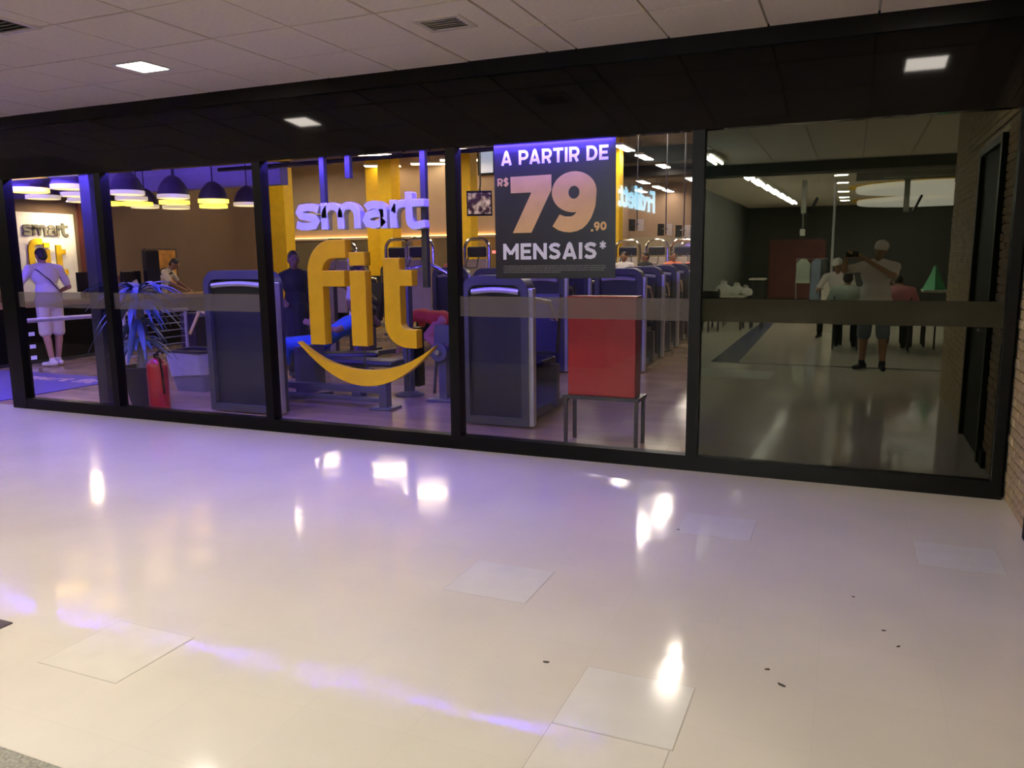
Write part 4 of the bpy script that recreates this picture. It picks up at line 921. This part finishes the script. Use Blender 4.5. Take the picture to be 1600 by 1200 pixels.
    if 'cap' in cl:
        b_ = MB(); b_.ell(hd + upv * .055 - fw_ * .004, .094, .112, .078, HR); b_.ell(hd + upv * .045 + fw_ * .13, .075, .075, .012, HR)
        remeshed(b_, vox * .8, 'cap', cl['cap'], t, 3)
    return t, HR

STAND = dict(pelvis=(0, 0, .95), chest=(0, 0, 1.27), neck=(0, -.01, 1.49), head=(0, .02, 1.64), shL=(-.19, 0, 1.43), shR=(.19, 0, 1.43), elL=(-.26, -.02, 1.14), elR=(.26, -.02, 1.14), wrL=(-.27, .1, .90), wrR=(.27, .1, .90),
             hipL=(-.09, 0, .92), hipR=(.09, 0, .92), knL=(-.10, .02, .50), knR=(.10, .02, .50), anL=(-.10, -.01, .085), anR=(.10, -.01, .085), pnL=(1, 0, 0), pnR=(-1, 0, 0))
def pose(base=STAND, s=1.0, **k):
    d = dict(base); d.update(k)
    for q in d:
        if s != 1.0 and isinstance(d[q], tuple) and q[:3] not in ('loo', 'toe', 'pnL', 'pnR', 'hdL', 'hdR', 'sol'): d[q] = tuple(c * s for c in d[q])
    return d
# customer at the desk, back to the street
cu, _ = person('customer in white shirt and shorts leaning on the desk, back turned', (-11.42, 2.62, 0), PI / 2 - .25,
    pose(s=1.06, chest=(0, .03, 1.27), neck=(0, .07, 1.47), head=(.0, .12, 1.61), shL=(-.2, .05, 1.42), shR=(.2, .05, 1.42), elL=(-.36, .1, 1.17), elR=(.33, .08, 1.15), wrL=(-.30, .32, 1.05), wrR=(.24, .30, 1.06), pnL=(0, 0, 1), pnR=(0, 0, 1), look=(-.1, 1, -.25), knL=(-.09, .0, .5), anL=(-.06, -.06, .085), anR=(.06, .03, .085), toeL=(-.5, .9, 0), toeR=(-.2, 1, 0), curl=.2),
    dict(shirt='c_white', pants='c_cream', plen=.95, flare=.025, shoes='c_white', skin='skin', sleeve=.75), bulk=1.12, vox=.011)
b_ = MB(); b_.tube([(-.19, .1, 1.53), (-.14, -.04, 1.49), (.0, -.10, 1.34), (.16, -.08, 1.14), (.2, .02, 1.06)], .018, 8, ry=.006); plab(b_.build('bag_strap', 'c_black', cu, True), 'black diagonal bag strap')
# receptionist
person('receptionist in a black and white top bending over behind the desk', (-13.15, 6.4, 0), -PI / 2 + .5,
    pose(s=1.03, chest=(0, .1, 1.22), neck=(0, .22, 1.38), head=(0, .32, 1.50), shL=(-.19, .18, 1.34), shR=(.19, .18, 1.34), elL=(-.25, .3, 1.12), elR=(.25, .3, 1.12), wrL=(-.16, .48, 1.02), wrR=(.16, .48, 1.02), pnL=(0, 0, 1), pnR=(0, 0, 1), look=(0, 1, -.6)), dict(shirt='c_cream', pants='c_black', skin='skin_mid', sleeve=.7), vox=.014)
rc = COL.objects.get('person.001')
b_ = MB(); b_.ell((0, .15, 1.37), .21, .125, .11); plab(remeshed(b_, .014, 'shirt_yoke', 'c_black', rc), 'black upper half of the top')
# woman in black
person('woman in black dress standing with elbow out left of the letter f', (-6.98, 2.95, 0), -PI + .9,
    pose(s=.98, shR=(.17, 0, 1.41), shL=(-.17, 0, 1.41), elL=(-.30, -.05, 1.18), wrL=(-.24, .02, .98), elR=(.37, -.04, 1.36), wrR=(.22, .1, 1.12), pnL=(1, 0, 0), pnR=(0, -1, 0)), dict(shirt='c_black', dress=1, pants='c_black', skin='skin_dark', sleeve=0, long=1), bulk=.92, vox=.013)
# person in white shirt behind the letter i
person('person in a white shirt mostly hidden behind the letter i', (-6.35, 3.55, 0), -PI / 2,
    pose(s=.88), dict(shirt='c_white', pants='c_purple', skin='skin_dark', sleeve=.7), vox=.014)
# lying person in blue
SIT = dict(pelvis=(0, -.05, .60), chest=(0, -.30, .74), neck=(0, -.5, .86), head=(0, -.62, .95), shL=(-.18, -.46, .82), shR=(.18, -.46, .82), elL=(-.34, -.28, .75), elR=(.34, -.28, .75), wrL=(-.26, -.02, .82), wrR=(.26, -.02, .82), hipL=(-.09, -.02, .58), hipR=(.09, -.02, .58),
           knL=(-.14, .40, .56), knR=(.14, .40, .56), anL=(-.15, .48, .085), anR=(.15, .48, .085), pnL=(1, 0, 0), pnR=(-1, 0, 0), look=(0, .5, .85))
person('person in blue lying back on a bench under the letter i', (-6.15, 2.3, 0), PI / 2 + .5, pose(SIT), dict(shirt='c_blue', pants='c_blue', plen=1.5, skin='skin_mid', shoes='c_yellow', sleeve=.5), vox=.013)
bm_ = thing('flat_bench', 'black bench under the person lying in blue', 'bench', (-6.15, 2.3, 0), PI / 2 + .5)
MB().box(-.16, .16, -.75, .15, .36, .44, .03).build('bench_pad', 'vinyl', bm_)
for y in (-.6, .05): MB().box(-.12, .12, y - .03, y + .03, 0, .36).build('leg', 'grey_frame', bm_)
# person in red on a machine
person('person in red bending over a machine beside the letter t', (-5.95, 4.9, 0), PI / 2,
    pose(pelvis=(0, -.2, .68), chest=(0, .1, .72), neck=(0, .32, .72), head=(0, .45, .70), shL=(-.18, .26, .70), shR=(.18, .26, .70), elL=(-.2, .3, .45), elR=(.2, .3, .45), wrL=(-.2, .42, .28), wrR=(.2, .42, .28), hipL=(-.09, -.22, .66), hipR=(.09, -.22, .66), knL=(-.1, .02, .42), knR=(.1, .02, .42), anL=(-.1, -.3, .085), anR=(.1, -.3, .085), look=(0, .8, -.6)), dict(shirt='c_red', pants='c_pink', skin='skin_mid', sleeve=.5), vox=.014)
# distant gym goers
for x, y, c, l in ((-3.95, 13.3, 'c_orange', 'gym goer in orange by the arch stations, left one'), (-3.4, 13.2, 'c_orange', 'gym goer in orange beside the fifth upright'), (-5.1, 13.1, 'c_white', 'gym goer in white by the first arch station'), (-4.6, 13.2, 'c_black', 'gym goer in black by the second arch station')):
    person(l, (x, y, 0), PI + random.uniform(-.6, .6), pose(s=.97), dict(shirt=c, pants='c_black', skin='skin_mid'), 'gym goers by the arch stations', vox=.016)
person('gym goer in orange behind the top of the letter t', (-7.3, 8.3, 0), PI - .3, pose(s=1.0), dict(shirt='c_orange', pants='c_black', skin='skin_mid'), vox=.016)

# ------------------------------------------------------------------ the photographer, mirrored in the tinted pane
ph, HRp = person('photographer in white cap, pale shirt and denim shorts mirrored in the glass', (.33, -6.22, 0), 0,
    pose(pelvis=(0, 0, .93), chest=(0, -.02, 1.26), neck=(0, 0, 1.50), head=(.03, .04, 1.655), shL=(-.22, .02, 1.42), shR=(.22, .02, 1.42), elL=(-.42, .20, 1.38), elR=(.20, .26, 1.30), wrL=(-.40, .26, 1.555), wrR=(-.16, .26, 1.53), hdL=(.25, .35, .35), hdR=(-.75, .2, .35), pnL=(0, -1, 0), pnR=(0, -1, 0), look=(-.25, 1, -.05),
         anL=(-.13, .02, .085), anR=(.13, .10, .085), knL=(-.12, .02, .5), knR=(.12, .06, .5), toeL=(-.6, .8, 0), toeR=(.1, 1, 0), curl=.6),
    dict(shirt='c_white', pants='c_denim', plen=.98, flare=.02, shoes='c_black', skin='skin_mid', sleeve=.7, cap='c_white'), bulk=1.25, vox=.0095)
t = thing('mobile_phone', 'dark mobile phone held up by the photographer', 'phone', (.0, -5.895, 1.6))
MB().box(-.08, .08, -.008, .0, -.04, .035, .003).build('case', 'screen_dark', t); MB().lathe([(.006, .0), (.006, .002)], n=12).build('lens', 'steel', t).matrix_parent_inverse = Matrix.Translation((.045, .001, .01)) @ Matrix.Rotation(-PI / 2, 4, 'X')

# ------------------------------------------------------------------ things of the hall behind, mirrored in the tinted pane
SEAT = dict(pelvis=(0, 0, .56), chest=(0, .04, .84), neck=(0, .08, 1.05), head=(0, .13, 1.19), shL=(-.2, .06, .99), shR=(.2, .06, .99), elL=(-.3, .16, .76), elR=(.3, .16, .76), wrL=(-.18, .38, .80), wrR=(.18, .38, .80), hipL=(-.1, .02, .53), hipR=(.1, .02, .53), knL=(-.14, .42, .52), knR=(.14, .42, .52), anL=(-.14, .40, .085), anR=(.14, .40, .085), pnL=(0, 0, 1), pnR=(0, 0, 1))
def chair(loc, rz, label):
    t = thing('cafe_chair', label, 'chair', loc, rz, 'chairs of the hall behind the camera')
    MB().box(-.21, .21, -.21, .21, .43, .46, .01).build('seat', 'metal_dark', t); MB().obox((0, -.21, .72), .4, .03, .26, Matrix.Rotation(.12, 3, 'X').to_quaternion()).build('backrest', 'metal_dark', t)
    for x in (-.19, .19):
        for y in (-.19, .19): MB().box(x - .012, x + .012, y - .012, y + .012, 0, .9 if y < 0 else .43).build('leg', 'metal_dark', t)
    return t
ch = chair((-.04, -8.62, 0), PI, 'dark chair under the person in the mint shirt')
dup(ch, 'dark chair under the person in the pink shirt', (.73, -8.62, 0), PI)
person('person in a mint shirt sitting with back to the glass at the table', (-.04, -8.58, 0), PI, pose(SEAT), dict(shirt='c_mint', pants='c_black', skin='skin_mid', sleeve=.7), bulk=1.25, vox=.014)
person('person in a pink shirt sitting with back to the glass at the table', (.73, -8.58, 0), PI, pose(SEAT, head=(0, .2, 1.13)), dict(shirt='c_pink', pants='c_black', skin='skin_mid', sleeve=.7), bulk=1.3, vox=.014)
person('person with white cap facing the table behind the photographer', (-.2, -10.75, 0), .3, pose(SEAT, s=1.18), dict(shirt='c_white', pants='c_black', skin='skin_mid', sleeve=.7, cap='c_white'), vox=.016)
def table(loc, rz, wx, wy, hgt, label):
    t = thing('cafe_table', label, 'table', loc, rz, 'tables of the hall behind the camera')
    MB().box(-wx, wx, -wy, wy, hgt - .04, hgt, .008).build('table_top', 'table_top', t)
    for x in (-wx + .06, wx - .06):
        for y in (-wy + .06, wy - .06): MB().box(x - .02, x + .02, y - .02, y + .02, 0, hgt - .04).build('leg', 'metal_dark', t)
    return t
table((.45, -9.6, 0), 0, .62, .34, .78, 'table in front of the two seated people')
table((1.48, -9.6, 0), 0, .33, .3, .98, 'high table at the brick corner carrying a green cloth')
table((-2.48, -12.0, 0), 0, .4, .33, .74, 'table under the heap of white bags')
table((-1.87, -12.3, 0), 0, .17, .22, 1.1, 'narrow high table with pale top beside the bags')
dup(ch, 'dark chair beside the table of white bags, nearer the fifth upright', (-2.8, -11.2, 0), .4); dup(ch, 'dark chair beside the table of white bags, nearer the shutter', (-2.45, -12.9, 0), 0)
dup(ch, 'dark chair at the high table by the brick corner', (1.6, -8.95, 0), 2.6)
t = thing('green_cloth', 'green cloth draped in a cone on the high table', 'cloth', (1.33, -9.6, .98))
MB().loft([[(r * (1 + .15 * math.sin(5 * a)) * math.cos(a), r * (1 + .15 * math.sin(5 * a)) * math.sin(a), z) for a in [2 * PI * i / 20 for i in range(20)]] for r, z in ((.17, 0), (.13, .1), (.07, .25), (.03, .36))]).build('drape', 'c_green', t, True); MB().ell((0, 0, .37), .04, .04, .04).build('knot', 'c_green', t, True)
for k, (x, y, r) in enumerate(((-2.55, -11.95, .2), (-2.28, -12.05, .17), (-2.08, -11.95, .14))):
    b_ = MB(); b_.loft([[(rr * (1 + .12 * math.sin(4 * a + k)) * math.cos(a), rr * (1 + .12 * math.sin(3 * a + k)) * math.sin(a), z) for a in [2 * PI * i / 16 for i in range(16)]] for rr, z in ((r * .8, 0), (r, r * .4), (r * .85, r * .9), (r * .3, r * 1.25), (r * .4, r * 1.5))])
    t = thing('plastic_bag', 'white plastic bag, %s in the heap from the upright' % ORD[k], 'bag', (x, y, .74), 0, 'white bags on the hall table'); b_.build('bag_body', 'bag_white', t, True); MB().tube([(-.05, 0, r * 1.4), (-.02, 0, r * 1.7), (.05, 0, r * 1.42)], .008, 6).build('bag_handle', 'bag_white', t)
t = thing('clothes_stand', 'metal stand with garments hung on it before the shutter', 'clothes stand', (-.83, -14.0, 0))
MB().tube([(-.35, 0, 0), (-.35, 0, 1.5), (.3, 0, 1.5), (.3, 0, 0)], .018, 8).build('rail_frame', 'steel', t); MB().box(-.38, -.32, -.25, .25, 0, .03).build('foot', 'steel', t); MB().box(.27, .33, -.25, .25, 0, .03).build('foot', 'steel', t)
def garment(x, wd, ln, m, label, nm):
    b_ = MB(); b_.loft([[(wd * f * math.cos(a) * (1 + .06 * math.sin(6 * a)), .1 * math.sin(a) * f, z) for a in [2 * PI * i / 18 for i in range(18)]] for f, z in ((1.0, -ln), (.95, -ln * .5), (1.0, -.12), (.5, -.02), (.2, 0))])
    t2 = thing(nm, label, 'garment', (x, -14.0, 1.5), 0, 'garments on the stand'); b_.build('cloth', m, t2, True); MB().tube([(-wd * .5, 0, -.05), (0, 0, .02), (wd * .5, 0, -.05)], .008, 6).build('clothes_hanger', 'steel', t2)
garment(-1.04, .16, .56, 'c_mint', 'pale grey shirt hanging on the stand', 'hanging_shirt'); garment(-.74, .14, .95, 'c_denim', 'dark blue garment hanging on the stand', 'hanging_coat'); garment(-.58, .11, .9, 'c_black', 'black garment hanging at the end of the stand', 'hanging_coat')
tag(MB().tube([(-.38, -12, 1.14), (-.38, -12, 3.12)], .024, 8).build('pole', 'silver', at=(-.38, -12, 1.14)), 'thin pale pole reaching from the seated group up to the ceiling', 'pole')
tag(MB().box(-.55, -.2, -12.15, -11.85, 0, 1.14, .01).build('pole_cabinet', 'tile_cream', at=(-.38, -12, 0)), 'cream cabinet under the thin pole', 'cabinet')
for k, (x, z) in enumerate(((-.98, 2.55), (.94, 2.52))):
    t = thing('ceiling_screen', ['ceiling hung screen left of the small square lights', 'ceiling hung screen in front of the round rafts'][k], 'screen', (x, -12, z), 0, 'screens hung from the hall ceiling')
    MB().box(-.05, .05, -.05, .05, -.1, .57).build('drop_box', 'slat_grey', t); MB().obox((.2, 0, .06), .04, .4, .32, Matrix.Rotation(.4, 3, 'Y').to_quaternion()).build('screen', 'screen_dark', t)
    if k == 0:
        MB().tube([(0, 0, -.1), (0, 0, -.42)], .012, 6).build('rod', 'slat_grey', t); MB().box(-.05, .05, -.04, .04, -.56, -.42, .01).build('speaker', 'plastic_white', t)
# lit sign on the wall of the opposite shop, read in the glass
t = thing('shop_sign', 'pale blue lit shop lettering mirrored beside the poster', 'sign', (-3.18, -6.6, 2.31))
MB().box(-.02, .02, -1.22, 1.2, -.04, .43).build('backboard', 'screen_dark', t)
fit_text('sign_text', 'Frdilett', 'e_sign', t, -1.14, 1.13, 0.01, .37, 0, .02, 1.0, frame=lambda a, b, q: V((.03 + q, a, b)), ext=.02)
# ------------------------------------------------------------------ scraps on the floor
def scrap(x, y, L, a, label):
    n_ = 9; pts = [(L * (1 + .25 * math.sin(3 * q)) * math.cos(q), L * .42 * (1 + .3 * math.cos(2 * q)) * math.sin(q)) for q in [2 * PI * i / n_ for i in range(n_)]]
    o = MB().prism(pts, (0, 0, .004), UX, (0, 1, 0), .004).build('scrap', 'scrap', None, loc=(x, y, -.003)); o.rotation_euler = (0, 0, a); tag(o, label, 'litter', 'dark scraps on the floor')
scrap(-1.04, -3.12, .012, .2, 'dark scrap lying left of the replaced tile near the camera')
scrap(-.22, -2.85, .009, .4, 'smaller dark scrap right of the replaced tile'); scrap(-.16, -2.95, .016, -.5, 'larger dark scrap right of the replaced tile')
scrap(.09, -2.01, .006, 0, 'dark speck nearest the pale tile by the brick wall'); scrap(.21, -2.33, .008, .2, 'dark speck in the middle of the right hand floor'); scrap(.26, -2.46, .008, .7, 'tiny dark speck below the middle one at right')
scrap(-.86, -1.38, .007, 0, 'tiny dark speck at the edge of the pale tile by the shopfront')
